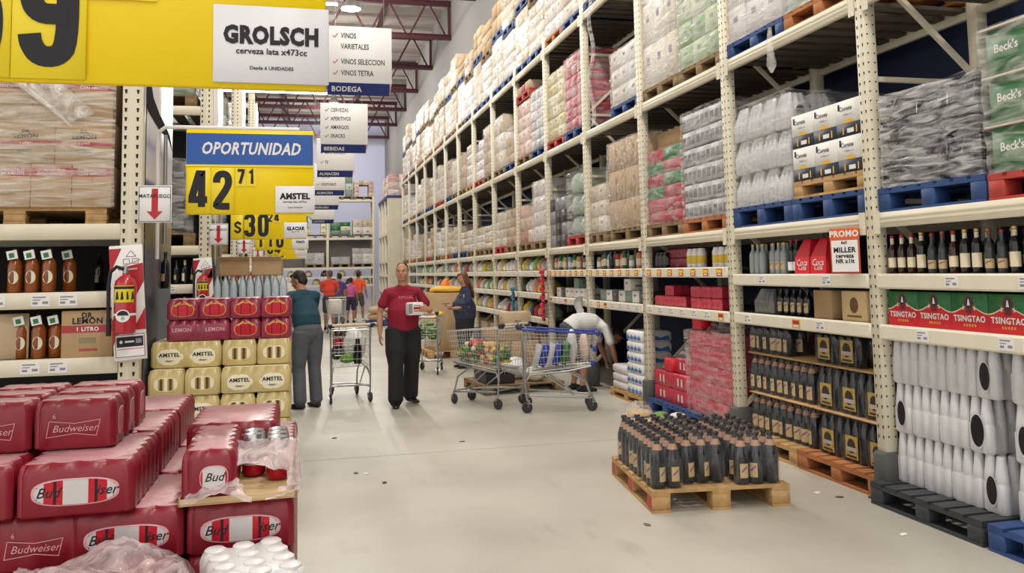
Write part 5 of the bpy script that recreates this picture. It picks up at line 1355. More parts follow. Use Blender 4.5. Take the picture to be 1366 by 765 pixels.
# stacks beside the further rack ends
def water_mesh():
    mb = MB(); h = .3
    for i in range(3):
        for j in range(2):
            c = (-.09 + i * .09, -.045 + j * .09, 0); mb.lathe([(.04, 0), (.043, .02), (.043, .17), (.032, .23), (.016, .27), (.016, .3), (.001, .3)], 10, c); 
    return mb.mesh('bottles', mat('water_blue', 'bccad3', .12, coat=.3))
wm_ = water_mesh()
wf = cached('wfo', lambda: pack_mesh(3, 2, .0455, .27, SHRINK, [(0, .002, .002), (.3, 0, .004), (.6, .002, .006), (.85, .02, .012), (1, .03, .02)], 'shrink_film'))
pallet('blue', (-.61, 10.9, 0), 'under the water packs beside the second left rack', .84, 1.1)
for k in range(5):
    for i in range(3):
        for j in range(2):
            if j == 1 and k < 4: continue
            t = thing('bottle_pack', 'six-pack of water by the second left rack, %s layer, %s from aisle, %s row' % (ORD[k], ORD[i], rw[j]), 'bottle pack', (-.33 - i * .28, 10.5 + j * .2, .15 + k * .3), 0, 'water packs by the second left rack')
            link('bottles', wm_, t); link('shrink_film', wf, t)
for k in range(4):
    o = single('can_pack', cached('gp2', lambda: pack_mesh(6, 3, .0365, .3, PALE[1], CANPROF)), 'pale shrink-wrapped pack supporting the water packs, %s layer' % ORD[k], 'beer cans', (-.42, 10.8, .15 + k * .3), 0, 'pale packs behind the water packs')
for i, (x, rz_, m_) in enumerate(((-.8, .06, KRAFT[1]), (-.42, -.05, KRAFT[0]))):
    o = link('carton', cached(('opn', i), lambda: MB().box(-.17, -.13, 0, .17, .13, .012).box(-.17, -.13, 0, -.162, .13, .17).box(.162, -.13, 0, .17, .13, .17).box(-.17, -.13, 0, .17, -.122, .17).box(-.17, .122, 0, .17, .13, .17).obox((-.17, -.13, .17), (.34, 0, 0), (0, -.06, .05), (0, .004, .004)).mesh('carton', m_)), None, (x, 10.56, 1.652), (0, 0, rz_))
    tag(o, 'open kraft tray on top of the water packs, %s of two' % ('left' if i == 0 else 'right'), 'carton', 'open trays on the water packs')
for i, y in enumerate((15.2, 19.5, 23.8)):
    pallet('blue', (-.54, y + .3, 0), 'beside the %s left rack end' % ORD[i + 2], 1.0, 1.1)
    wrapped_load((-.54, y + .3, .15), 'wrapped stack of pale cases beside the %s left rack end' % ORD[i + 2], PALE + REDC[1:2], 3, 3, 5, .95, .95, 1.3, FILM, i, 'stacks beside the left rack ends')

# ---------------------------------------------------------------- far end of the aisle
fr = thing('pallet_rack', 'tall cream pallet rack facing the aisle at its far end', 'rack', (0, 42.5, 0))
fp = post_mesh(5.5, False)
for x in (3.37, 1.13, -1.1, -3.3):
    link('upright_post', cached('frp', lambda: MB().box(-.06, 0, 0, .06, .12, 5.5, 0, .005).mesh('upright_post', CREAM)), fr, (x, 0, 0)); link('rear_post', cached('frp', None), fr, (x, 1.1, 0))
for x in (3.37, 1.13, -1.1):
    for z in (5.33, 3.45, 2.0, 1.55, 1.15):
        link('beam', cached('frb', lambda: MB().box(-2.2, 0, -.11, -.06, .05, 0).mesh('beam', CREAM)), fr, (x, 0, z))
        link('deck', cached('frd', lambda: MB().box(-2.2, .05, -.05, -.06, 1.15, -.02).mesh('deck', DECK)), fr, (x, 0, z))
    link('back_sheet', cached('frs', lambda: MB().box(-2.2, 1.21, 2.0, -.06, 1.225, 3.4).mesh('back_sheet', mat('grey_back_sheet', '8f8a84', .7))), fr, (x, 0, 0))
def fl(x, z, w_, h, pal, lab, nx=3, nz=3, film=FILM, sd=0): 
    pallet('brown', (x, 43.05, z), 'on the far end rack under ' + lab, w_ + .06, 1.0)
    wrapped_load((x, 43.05, z + .15), lab + ' on the far end rack', pal, 2, nx, nz, .95, w_, h, film, sd, 'loads on the far end rack', fine=True)
fl(1.85, 5.33, 1.0, 2.0, TEALC + YELC[:1], 'tall sage and cream cases', 3, 6, None); fl(2.9, 5.33, .95, .8, PINKC[:2] + KRAFT[2:], 'beige drum-like cartons', 4, 4, None)
fl(1.75, 3.45, .95, .62, [DGREEN[1], TEALC[2], YELC[1]], 'dark green low cases', 2, 3, None); fl(2.83, 3.45, .95, .75, PALE, 'cream low cartons', 2, 2, None)
fl(1.75, 2.0, .9, .35, GREYC, 'silver film bundle', 2, 1, FILMW, 2); fl(2.83, 2.0, 1.0, .75, GREYC + WHITEC, 'silver wrapped bundles in tiers', 2, 3, FILMW, 3)
fl(.55, 3.45, 1.0, 1.05, YELC[1:2] + GREENC[2:], 'pale lime cage of cartons', 4, 4, None, 1); fl(.5, 2.0, .9, .55, GREYC, 'crumpled silver bundle', 2, 1, FILMW, 4)
for i in range(10):
    single('bag', cached(('fb', i % 3), lambda: bag_mesh([YELC[0], DARKC[1], PINKC[0]][i % 3], .4, .4, .3, i % 3)), 'small bag on the far end rack shelves, %s of ten' % ORD[i], 'bag', (-.6 + i * .4, 42.8, 1.15 if i % 2 else 1.55), 0, 'bags on the far end rack')
r2 = thing('pallet_rack', 'lower rack with a cream end panel past the long right rack', 'rack', (3.5, 36.7, 0))
link('end_panel', MB().box(0.05, 0, 0, 1.15, .04, 4.9).mesh('end_panel', CREAM), r2); link('end_cap', MB().box(-.02, -.02, 4.9, 1.2, 4.4, 5.02).mesh('end_cap', NAVY), r2)
for k in range(4):
    link('upright_post', cached('r2p', lambda: MB().box(0, -.05, 0, .1, .05, 4.9).mesh('upright_post', CREAM)), r2, (0, .1 + k * 1.4, 0))
for z in (3.4, 2.2, 1.6, .9): link('shelf', cached('r2s', lambda: MB().box(0, .05, -.1, 1.1, 4.3, 0).mesh('shelf', SHELF)), r2, (0, 0, z))
for i, (z, h) in enumerate(((5.02, 1.0), (3.4, .9), (2.2, .7))):
    for j in range(2): wrapped_load((4.1, 38.0 + j * 1.7, z), 'pinkish wrapped cases on the lower far rack, %s, %s stack' % (['top', 'middle shelf', 'lower shelf'][i], 'near' if j == 0 else 'far'), PINKC + PALE, 2, 2, 3, 1.1, .9, h, FILMW, i, 'loads on the lower far rack')
# ---------------------------------------------------------------- people
def path_loft(mb, pts, rad, side=(1, 0, 0), n=14, mi=0, ends=True):
    """closed tapered sweep; rad entries are r or (half width along side, half depth)"""
    P = [Vector(p) for p in pts]; S = Vector(side); rings = []
    def ring(c, d, rw, rd):
        u = S - d * S.dot(d)
        if u.length < 1e-3: u = d.orthogonal()
        u.normalize(); v = d.cross(u)
        return [c + u * math.cos(2 * PI * j / n) * rw + v * math.sin(2 * PI * j / n) * rd for j in range(n)]
    R = [(r, r) if not isinstance(r, (tuple, list)) else r for r in rad]
    for i, p in enumerate(P):
        d = ((P[min(i + 1, len(P) - 1)] - P[max(i - 1, 0)])).normalized()
        rw, rd = R[i]
        if i == 0 and ends:
            k = min(rw, rd); rings.append(ring(p - d * k * .75, d, rw * .55, rd * .55))
        rings.append(ring(p, d, rw, rd))
        if i == len(P) - 1 and ends:
            k = min(rw, rd); rings.append(ring(p + d * k * .75, d, rw * .55, rd * .55))
    mb.loft(rings, mi)
def fused(name, mb, m, parent, voxel=.008, smooth=3):
    o = link(name, mb.mesh(name, m), parent)
    r = o.modifiers.new('remesh', 'REMESH'); r.mode = 'VOXEL'; r.voxel_size = voxel; r.use_smooth_shade = True
    s = o.modifiers.new('smooth', 'SMOOTH'); s.factor = .5; s.iterations = smooth
    return o
def hand(mb, wr, d, nrm, curl=.5, thumb=1, sc=1.0):
    wr, d, nrm = Vector(wr), Vector(d).normalized(), Vector(nrm); nrm = (nrm - d * nrm.dot(d)).normalized(); s = d.cross(nrm) * thumb
    path_loft(mb, [wr - d * .02, wr + d * .03 * sc, wr + d * .088 * sc], [(.026, .02), (.038 * sc, .017), (.04 * sc, .013)], s, 10)
    for off, L in ((-.031, .062), (-.0105, .072), (.0105, .078), (.031, .07)):
        p = wr + d * .085 * sc + s * off * sc; a = curl * .5; pts = [p - d * .01]; q = p; dd = d
        for k in range(3):
            dd = (d * math.cos(a) + nrm * math.sin(a)); q = q + dd * L * sc * (.42, .33, .25)[k]; pts.append(q); a += curl
        path_loft(mb, pts, [.0095 * sc, .009 * sc, .0082 * sc, .007 * sc], s, 8)
    p = wr + d * .025 * sc + s * .03 * sc
    path_loft(mb, [p, p + s * .022 * sc + d * .025 * sc + nrm * .008, p + s * .03 * sc + d * .05 * sc + nrm * .02, p + s * .026 * sc + d * .07 * sc + nrm * .03], [.012 * sc, .011 * sc, .0095 * sc, .008 * sc], nrm, 8)
def person(label, loc, rz, J, skin, shirt, pants, shoe, hair, sleeve=.55, shorts=None, girth=1.0, longhair=False, bald=False, yaw=0, pitch=0, curl=(.5, .5), hn=((1, 0, 0), (-1, 0, 0)), hd=(None, None), female=False, baggy=1.0, name='person', voxel=.008, hem=None, sc=1.0):
    t = thing(name, label, 'person', loc, rz)
    t.scale = (sc, sc, sc)
    V = {k: Vector(v) for k, v in J.items()}
    # spine
    pel, wai, che, nk, hd_ = V['pelvis'], V['waist'], V['chest'], V['neck'], V['head']
    shl, shr = V['shl'], V['shr']; side = (shr - shl).normalized()
    hside = (V['hipr'] - V['hipl']).normalized()
    g = girth
    M = Matrix.Rotation(yaw, 3, 'Z') @ Matrix.Rotation(pitch, 3, 'X')
    def H(x, y, z): return hd_ + M @ Vector((x, y, z))
    body = MB()
    path_loft(body, [pel, wai, che, che.lerp(nk, .6)], [(.13 * g, .095 * g), (.12 * g, .09 * g), (.14 * g, .1), (.12, .08)], side)
    path_loft(body, [che.lerp(nk, .7), nk, hd_ + (nk - hd_) * .25], [.07, .064, .06], side)
    # head
    def ellh(c, r):
        m2 = MB(); m2.ell((0, 0, 0), r, 16, 10)
        body.add([H(*(Vector(c) + Vector(v))) for v in m2.v], m2.f, 0, True)
    ellh((0, -.012, .025), (.08, .094, .097)); ellh((0, .012, -.035), (.07, .08, .078)); ellh((0, .035, -.082), (.047, .047, .037)); ellh((0, .06, .0), (.05, .03, .06))
    ellh((0, .095, -.018), (.013, .02, .024)); ellh((0, .082, .03), (.045, .014, .012)); ellh((0, .085, -.058), (.024, .01, .012)); ellh((.05, .06, -.02), (.02, .02, .022)); ellh((-.05, .06, -.02), (.02, .02, .022))
    for s in (-1, 1): ellh((s * .074, -.01, -.01), (.01, .02, .032))
    for s, sh, el, wr, hi in (('l', shl, V['ell'], V['wrl'], 0), ('r', shr, V['elr'], V['wrr'], 1)):
        path_loft(body, [che.lerp(sh, .75), sh, sh.lerp(el, .5), el, el.lerp(wr, .35), wr], [.055, .055, .046 * (1 + (g - 1) * .4), .04, .042, .027], (0, 1, 0.2))
        dd = hd[hi] or (wr - el); hand(body, wr, dd, hn[hi], curl[hi], -1 if s == 'l' else 1)
    for s in 'lr':
        hp, kn, an = V['hip' + s], V['kn' + s], V['an' + s]
        path_loft(body, [pel.lerp(hp, .6), hp, kn, kn.lerp(an, .3), an, an - Vector((0, 0, .04))], [.085, .08, .054, .056, .036, .04], hside)
    fused('body', body, skin, t, voxel)
    # face details and hair
    eye = mat('eye_dark', '231a18', .3); brow = mat('brow_' + hair.name, '241c18', .7)
    if not V.get('noface'):
        for s in (-1, 1):
            m2 = MB(); m2.ell((0, 0, 0), (.0105, .006, .006), 10, 6); m3 = MB(); m3.add([H(s * .031 + v[0], .084 + v[1], .008 + v[2]) for v in m2.v], m2.f, 0, True); link('eye', m3.mesh('eye', eye), t)
            m2 = MB(); m2.ell((0, 0, 0), (.02, .005, .004), 10, 6); m3 = MB(); m3.add([H(s * .031 + v[0], .092 + v[1], .03 + v[2]) for v in m2.v], m2.f, 0, True); link('eyebrow', m3.mesh('eyebrow', brow), t)
        m2 = MB(); m2.ell((0, 0, 0), (.024, .005, .005), 12, 6); m3 = MB(); m3.add([H(v[0], .094 + v[1], -.06 + v[2]) for v in m2.v], m2.f, 0, True); link('mouth', m3.mesh('mouth', mat('lip', '9a5a50', .5)), t)
    hm = MB()
    def ellhair(c, r):
        m2 = MB(); m2.ell((0, 0, 0), r, 16, 10); hm.add([H(*(Vector(c) + Vector(v))) for v in m2.v], m2.f, 0, True)
    if bald:
        ellhair((0, -.045, .015), (.08, .072, .085)); ellhair((.064, -.02, .025), (.018, .05, .045)); ellhair((-.064, -.02, .025), (.018, .05, .045)); ellhair((0, -.025, .062), (.076, .084, .066))
    else:
        ellhair((0, -.03, .042), (.084, .092, .09)); ellhair((0, -.05, -.01), (.078, .065, .08)); ellhair((0, .045, .09), (.06, .035, .026))
    if longhair:
        back = H(0, -.075, -.02); path_loft(hm, [H(0, -.06, .04), H(0, -.085, -.08), H(0, -.1, -.2), H(0, -.1, -.32), H(0, -.095, -.4)], [(.07, .05), (.085, .045), (.085, .04), (.07, .035), (.04, .02)], M @ Vector((1, 0, 0)))
        for s in (-1, 1): path_loft(hm, [H(s * .07, -.01, .05), H(s * .08, -.02, -.05), H(s * .085, -.03, -.18)], [.022, .026, .02], M @ Vector((1, 0, 0)))
    fused('hair', hm, hair, t, .009, 2)
    # shirt
    sm_ = MB(); hemz = hem if hem is not None else .35
    lowp = pel.lerp(wai, hemz)
    if g > 1.1: prof = [(.165 * g, .125 * g), (.168 * g, .14 * g), (.172 * g, .135 * g), (.175, .115), (.12, .08)]
    else: prof = [(.165 * g, .118 * g), (.15 * g, .112 * g), (.165 * g, .122 * g), (.175, .11), (.115, .078)]
    mid = wai.lerp(che, .45)
    if g > 1.1: mid = mid + Vector((0, .02, 0))
    path_loft(sm_, [lowp, wai, mid, che, che.lerp(nk, .62)], prof, side, 18)
    if female: 
        for s in (-1, 1): sm_.ell(tuple(che + side * s * .07 + Vector((0, .08, -.02))), (.07, .06, .07))
    for sh, el, wr in ((shl, V['ell'], V['wrl']), (shr, V['elr'], V['wrr'])):
        inn = che.lerp(sh, .45) + (nk - che) * .08
        path_loft(sm_, [nk.lerp(che, .3), nk.lerp(sh, .5) - (nk - che) * .2, sh], [.085, .07, .06], (0, 1, .2))
        e = sh.lerp(el, min(1, sleeve)) if sleeve <= 1 else el
        pts = [inn, sh, e]; rr = [.085, .064, .062 * (1 + (g - 1) * .5)]
        if sleeve > 1: pts += [el.lerp(wr, sleeve - 1)]; rr = [.085, .064, .052, .04]
        path_loft(sm_, pts, rr, (0, 1, .2))
    so = fused('shirt', sm_, shirt, t, voxel, 4)
    # trousers or shorts
    pm_ = MB(); path_loft(pm_, [pel.lerp(wai, .55), pel, pel.lerp((V['hipl'] + V['hipr']) / 2, 1.0) - Vector((0, 0, .03))], [(.152 * g, .112 * g), (.168 * g, .12 * g), (.15 * g, .11 * g)], hside, 16)
    for s in 'lr':
        hp, kn, an = V['hip' + s], V['kn' + s], V['an' + s]
        if shorts: path_loft(pm_, [pel.lerp(hp, .7), hp, hp.lerp(kn, shorts)], [.1 * g, .098 * g, .092], hside)
        else: path_loft(pm_, [pel.lerp(hp, .7), hp, hp.lerp(kn, .6), kn, kn.lerp(an, .5), an + Vector((0, 0, -.0))], [.1 * g, .102 * g * (1 + (baggy - 1) * .4), .09 * g * baggy, .08 * baggy, .08 * baggy, .08 * baggy], hside)
    po = fused('trousers' if not shorts else 'shorts', pm_, pants, t, voxel, 3)
    for s in 'lr':
        an, toe = V['an' + s], V['toe' + s]; f = (toe - an); f.z = 0; f = f.normalized() if f.length > .01 else Vector((0, 1, 0)); sd = f.cross(Vector((0, 0, 1)))
        fm_ = MB(); base = Vector((an.x, an.y, an.z - .055))
        path_loft(fm_, [base - f * .06, base + f * .02 + Vector((0, 0, .005)), base + f * .12 - Vector((0, 0, .006)), base + f * .19 - Vector((0, 0, .012))], [(.036, .032), (.042, .04), (.047, .03), (.036, .02)], sd, 12)
        path_loft(fm_, [base, base + Vector((0, 0, .05))], [.042, .04], sd)
        fused('shoe', fm_, shoe, t, .008, 2)
    return t, so, po
SKIN = mat('skin_light', 'b98a6c', .55); SKIN2 = mat('skin_tan', 'a9765a', .55)
HDARK = mat('hair_dark', '231b17', .6); HBROWN = mat('hair_brown', '6e4630', .5)
def stand(w_=.19):
    return dict(pelvis=(0, 0, .97), waist=(0, .01, 1.09), chest=(0, 0, 1.3), neck=(0, -.01, 1.5), head=(0, .02, 1.655), shl=(-w_, -.01, 1.405), shr=(w_, -.01, 1.405), ell=(-w_ - .07, -.03, 1.14), elr=(w_ + .07, -.03, 1.14), wrl=(-w_ - .09, .06, .91), wrr=(w_ + .09, .06, .91),
                hipl=(-.095, 0, .93), hipr=(.095, 0, .93), knl=(-.11, .03, .5), knr=(.11, .03, .5), anl=(-.115, -.01, .09), anr=(.115, -.01, .09), toel=(-.13, .15, .03), toer=(.13, .15, .03))
# the man walking towards us
J = stand(.2); J.update(hipr=(.1, .0, .93), knr=(.12, .1, .5), anr=(.13, .12, .085), toer=(.17, .3, .03), knl=(-.11, -.02, .5), anl=(-.12, -.14, .1), toel=(-.16, .02, .03),
    ell=(-.34, .03, 1.16), wrl=(-.245, .335, 1.19), elr=(.29, -.04, 1.16), wrr=(.3, .02, .9), neck=(0, -.005, 1.5), head=(.015, .03, 1.66))
CRIM = mat('crimson_cotton', '900f30', .8, noise=.1, nscale=6, bump=.4, bscale=9); BLK = mat('black_cotton', '1c1b1d', .85, bump=.4, bscale=9)
MAN, so, po = person('man in a crimson T-shirt and black trousers walking, holding a white can pack', (1.22, 10.83, 0), PI + .12, J, SKIN, CRIM, BLK, mat('black_shoe', '171618', .4), HDARK, sleeve=.62, girth=1.2, bald=True, baggy=1.22, yaw=-.38, curl=(.55, .35), hn=((.1, -.95, .1), (-1, 0, 0)), hd=((.95, .1, .12), None), voxel=.007, hem=-.1)
text('RIPCURL', so, (-.0, .178, 1.345), .05, mat('faded_shirt_print', 'd07a8c', .7), rot=(PI / 2, 0, PI), bold=.01)
for s in (-1, 1):
    mb = MB(); mb.box(s * .19 - .022, -.07, .6, s * .19 + .022, .06, .78, 0, .015); link('cargo_pocket', mb.mesh('cargo_pocket', BLK), MAN, (0, .03 if s > 0 else 0, 0))
t = thing('can_pack', 'white and red six-pack of cans held against the walking man\'s chest', 'beer cans', (1.335, 10.565, 1.13), .12)
link('film_wrap', cached('hp', lambda: pack_mesh(3, 2, CR, .155, WHITEFILM, CANPROF)), t)
pr_ = link('print', MB().box(-.03, -.0685, .07, .085, -.0665, .1).box(-.03, -.0685, .045, .05, -.0665, .055).box(-.03, -.0685, .115, .06, -.0665, .122).mesh('print', RED), t)
link('end_print', MB().box(-.095, -.068, .02, -.045, -.0665, .14).mesh('end_print', GREYC[2]), t)
# the man in teal by the trolley
J = stand(.19); J.update(waist=(0, .04, 1.1), chest=(0, .1, 1.28), neck=(0, .15, 1.45), head=(0, .22, 1.575), shl=(-.19, .12, 1.39), shr=(.19, .12, 1.39), ell=(-.23, .26, 1.17), elr=(.23, .24, 1.16), wrl=(-.16, .46, 1.1), wrr=(.2, .45, 1.06))
TEAL = mat('teal_jersey', '1a4352', .85, bump=.4, bscale=10); JEAN = mat('grey_jeans', '5b5f66', .85, noise=.25, nscale=5, bump=.3, bscale=12)
person('man in a teal sweater and grey jeans seen from behind beside the pile', (.05, 11.0, 0), .55, J, SKIN2, TEAL, JEAN, mat('dark_shoe', '26211f', .5), HDARK, sleeve=1.85, yaw=.5, pitch=-.45, girth=1.12)
# shoppers far down the aisle
J = stand(.2); J.update(ell=(-.25, .06, 1.17), wrl=(-.2, .28, 1.12), elr=(.27, .05, 1.16), wrr=(.22, .28, 1.1))
ORS = mat('coral_red_cotton', 'e0483a', .8)
person('man in a coral red T-shirt and dark shorts seen from behind down the aisle', (.74, 26.2, 0), -.1, J, SKIN2, ORS, mat('charcoal_shorts', '3b3b40', .85), BLK, mat('hair_grey', '55504c', .6), shorts=.85, yaw=.9, girth=1.1, voxel=.012)
person('person in a purple top partly hidden behind the coral red T-shirt man', (1.12, 28.4, 0), .2, stand(.18), SKIN2, mat('purple_cotton', '54407e', .8), JEAN, BLK, HDARK, yaw=.4, voxel=.014, sc=.95)
J = stand(.18)
person('small person in a pink top between two far shoppers', (1.55, 29.6, 0), -.2, J, SKIN2, mat('pink_cotton', 'd0609a', .8), mat('navy_shorts', '2b2d44', .8), BLK, HDARK, shorts=.9, yaw=.3, voxel=.014, sc=.86)
J = stand(.2); J.update(anr=(.12, .16, .09), toer=(.13, .3, .03), knr=(.11, .14, .5))
person('person in a bright orange T-shirt and dark shorts, farthest of the shoppers', (1.86, 30.4, 0), -.35, J, SKIN2, mat('orange_cotton', 'ee5a2e', .8), mat('grey_shorts', '55524e', .85), WHITE, HDARK, shorts=.8, voxel=.014, sc=.98)
# the woman reading her phone
J = stand(.175); J.update(elr=(.23, .0, 1.13), wrr=(.14, .24, 1.13), ell=(-.23, .0, 1.13), wrl=(-.13, .25, 1.1), head=(0, .04, 1.64))
NVP = mat('navy_floral_blouse', '333a54', .85, noise=.55, nscale=26)
person('woman with long brown hair in a navy patterned blouse looking at a phone', (2.72, 14.6, 0), PI / 2 + .1, J, SKIN, NVP, mat('dark_trousers', '25252c', .85), BLK, HBROWN, sleeve=.8, longhair=True, girth=1.55, pitch=-.3, hem=-.45, curl=(.7, .7), hn=((.5, 0, .8), (-.5, 0, .8)), female=True, sc=.935)
single('phone', MB().box(-.035, -.07, 0, .035, .07, .009, 0, .003).mesh('phone', BLACK), 'black phone in the hand of the woman in the navy blouse', 'phone', (2.38, 14.57, 1.1), PI / 2)
# the shopper bending into the rack
J = dict(pelvis=(0, -.2, .84), waist=(0, -.08, .93), chest=(0, .16, .93), neck=(0, .36, .82), head=(0, .48, .72), shl=(-.2, .27, .86), shr=(.2, .27, .86), ell=(-.24, .33, .6), elr=(.24, .34, .6), wrl=(-.16, .4, .37), wrr=(.18, .42, .37),
    hipl=(-.1, -.2, .8), hipr=(.1, -.2, .8), knl=(-.13, -.04, .44), knr=(.13, -.02, .44), anl=(-.13, -.1, .09), anr=(.13, -.06, .09), toel=(-.14, .08, .03), toer=(.14, .12, .03))
person('shopper in a white T-shirt and grey shorts bending down into the rack', (3.72, 11.2, 0), -PI / 2, J, SKIN2, mat('white_cotton', 'dcdcda', .8, bump=.4, bscale=9), mat('dark_grey_shorts', '454a48', .85), BLK, HDARK, sleeve=.75, shorts=.95, girth=1.08, pitch=-1.3, hem=.2, curl=(.6, .6), hn=((.7, .7, 0), (-.7, .7, 0)))

# ---------------------------------------------------------------- shopping carts
TYRE = mat('grey_tyre', '2e2d2d', .6); HUB = mat('wheel_hub', '6b6b6b', .5)
BLUEP = mat('cart_blue_plastic', '2b3f9a', .4)
def lerp3(a, b, t): return tuple(a[i] + (b[i] - a[i]) * t for i in range(3))
def grid_wall(mb, tl, tr, bl, br, nv, nh, rv=.0017, rh=.0026):
    for k in range(nv + 1): mb.tube([lerp3(tl, tr, k / nv), lerp3(bl, br, k / nv)], rv, 4)
    for k in range(nh + 1): mb.tube([lerp3(tl, bl, k / nh), lerp3(tr, br, k / nh)], rh if 0 < k < nh else .006, 5)
def cart_meshes(style):
    W0, W1, Lb = .27, .2, .45
    zt0, zt1, zb0, zb1 = .96, .9, .46, .53
    TL, TR, FL_, FR = (-W0, -Lb, zt0), (W0, -Lb, zt0), (-W1, Lb, zt1), (W1, Lb, zt1)
    BL, BR, GL, GR_ = (-W0 + .03, -Lb + .08, zb0), (W0 - .03, -Lb + .08, zb0), (-W1 + .03, Lb - .07, zb1), (W1 - .03, Lb - .07, zb1)
    b = MB()
    grid_wall(b, TL, FL_, BL, GL, 20, 6); grid_wall(b, TR, FR, BR, GR_, 20, 6); grid_wall(b, FL_, FR, GL, GR_, 9, 6); grid_wall(b, BL, BR, GL, GR_, 10, 9); grid_wall(b, (TL[0], TL[1], zt0 - .03), (TR[0], TR[1], zt0 - .03), BL, BR, 9, 5)
    f = MB()
    for s in (-1, 1):
        f.tube([(s * .25, -.4, .14), (s * .25, -.42, .4), (s * .25, -.4, .96), (s * .26, -.5, 1.0)], .011, 8)
        f.tube([(s * .25, -.42, .34), (s * .22, -.36, .43), (s * .19, .1, .47), (s * .17, .36, .52)], .013, 8)
        f.tube([(s * .25, -.37, .2), (s * .2, .1, .17), (s * .17, .36, .15)], .012, 8)
        f.tube([(s * .21, -.2, .44), (s * .19, .15, .19)], .009, 6); f.tube([(s * .17, .36, .15), (s * .17, .3, .34), (s * .18, .1, .46)], .011, 8)
    f.tube([(-.25, -.4, .22), (.25, -.4, .22)], .01, 6); f.tube([(-.17, .36, .16), (.17, .36, .16)], .01, 6); f.tube([(-.2, 0, .175), (.2, 0, .175)], .008, 6)
    h = MB(); h.tube([(-.27, -.5, 1.0), (.27, -.5, 1.0)], .016, 10)
    g = MB()
    for s in (-1, 1): g.tube([(s * .24, -.5, 1.0), (s * .3, -.5, 1.0)], .021, 10).box(s * .262 - .02, -.51, .96, s * .262 + .02, -.44, 1.005, 0, .008)
    se = MB(); grid_wall(se, (-.21, -.38, .93), (.21, -.38, .93), (-.19, -.3, .6), (.19, -.3, .6), 8, 4)
    cp_ = MB(); cp_.box(-.025, -.03, -.03, .025, .02, .03, 0, .01)
    fb_ = MB(); fb_.tube([(-W1, Lb + .005, zt1), (W1, Lb + .005, zt1)], .014, 8)
    wl = MB(); wl.v = []; 
    n = 18
    rings = []
    for x, r in ((-.014, .045), (-.014, .058), (-.008, .063), (.008, .063), (.014, .058), (.014, .045)):
        rings.append([(x, r * math.cos(2 * PI * j / n), r * math.sin(2 * PI * j / n)) for j in range(n)])
    wl.loft(rings, 0); wl.loft([[(x, .044 * math.cos(2 * PI * j / n), .044 * math.sin(2 * PI * j / n)) for j in range(n)] for x in (-.0125, .0125)], 1)
    fk = MB(); fk.tube([(0, 0.02, .15), (0, 0.02, .1)], .014, 8)
    for s in (-1, 1): fk.bar((s * .02, .02, .115), (s * .02, 0, .06), .004, .03, 0, (1, 0, 0))
    fk.box(-.024, -.005, .105, .024, .045, .115)
    bm_ = CHROME
    return {'basket': b.mesh('basket', bm_), 'frame': f.mesh('frame', STEEL), 'handle': h.mesh('handle', mat('cart_handle_cream', 'd9c8a8', .5) if style == 'cream' else BLUEP), 'grip': g.mesh('handle_end', mat('navy_plastic', '23284a', .4)), 'seat': se.mesh('child_seat', CHROME), 'corner': cp_.mesh('bumper', BLUEP), 'rail': [MB().tube([(s * W0, -Lb, zt0), (s * W1, Lb, zt1)], .013, 8).mesh('rail', BLUEP) for s in (-1, 1)], 'bar': fb_.mesh('front_bar', BLUEP), 'wheel': wl.mesh('wheel', [TYRE, HUB]), 'fork': fk.mesh('caster', STEEL)}
CM = {}
def cart(label, loc, rz, style='cream', swivel=(0, .2, -.3, .1), grp='shopping carts'):
    if style not in CM: CM[style] = cart_meshes(style)
    m = CM[style]; t = thing('shopping_cart', label, 'shopping cart', loc, rz, grp)
    for k in ('basket', 'frame', 'handle', 'grip', 'seat'): link(m[k].name.split('.')[0], m[k], t)
    if style == 'blue':
        for q in m['rail']: link('rail', q, t)
        link('front_bar', m['bar'], t)
        for s in (-1, 1):
            for z, q in ((.9, 0), (.72, .035), (.55, .065)): link('bumper', m['corner'], t, (s * (.2 - q * .4), .45 - q, z))
    for i, (x, y) in enumerate(((-.25, -.4), (.25, -.4), (-.17, .36), (.17, .36))):
        c = link('caster', m['fork'], t, (x, y, 0), (0, 0, swivel[i])); link('wheel', m['wheel'], c, (0, 0, .063))
    return t
def local(loc, rz, x, y, z):
    c, s = math.cos(rz), math.sin(rz); return (loc[0] + x * c - y * s, loc[1] + x * s + y * c, loc[2] + z)
CL = ((.56, 11.62, 0), .06); cart('shopping cart with cream handle beside the man in the teal sweater', *CL)
CMM = ((2.2, 10.52, 0), -2.44 + PI + -.02); cart('shopping cart full of vegetables and bags, rear handle towards the walking man', *CMM)
CRR = ((2.93, 9.80, 0), -PI / 2 - .26); cart('shopping cart with blue rails and bumpers in front of the bending shopper', (2.97, 9.82, 0), -PI / 2 - .255 + 0, 'blue')
CG = ((2.0, 14.2, 0), -.35); cart('shopping cart with green vegetables partly behind the walking man', *CG)
CF = ((.86, 24.9, 0), .1); cart('shopping cart with a white box far down the aisle', *CF)
def in_cart(C, x, y, z, mesh, name, label, cat='groceries', rz=0, g='groceries in the carts'):
    p = local(C[0], C[1], x, y, z); return single(name, mesh, label, cat, p, C[1] + rz, g)
def lump(m, a, b, h, seed):
    mb = MB(); rn = random.Random(seed); R_ = []
    for i in range(8):
        t_ = -PI / 2 * .75 + i / 7 * PI * .87; R_.append([(max(.03, math.cos(t_)) * a / 2 * math.cos(q) * rn.uniform(.85, 1.12), max(.03, math.cos(t_)) * b / 2 * math.sin(q) * rn.uniform(.85, 1.12), h * .5 * (1 + math.sin(t_) / .93)) for q in [2 * PI * j / 12 for j in range(12)]])
    return mb.loft(R_).mesh('bag', m)
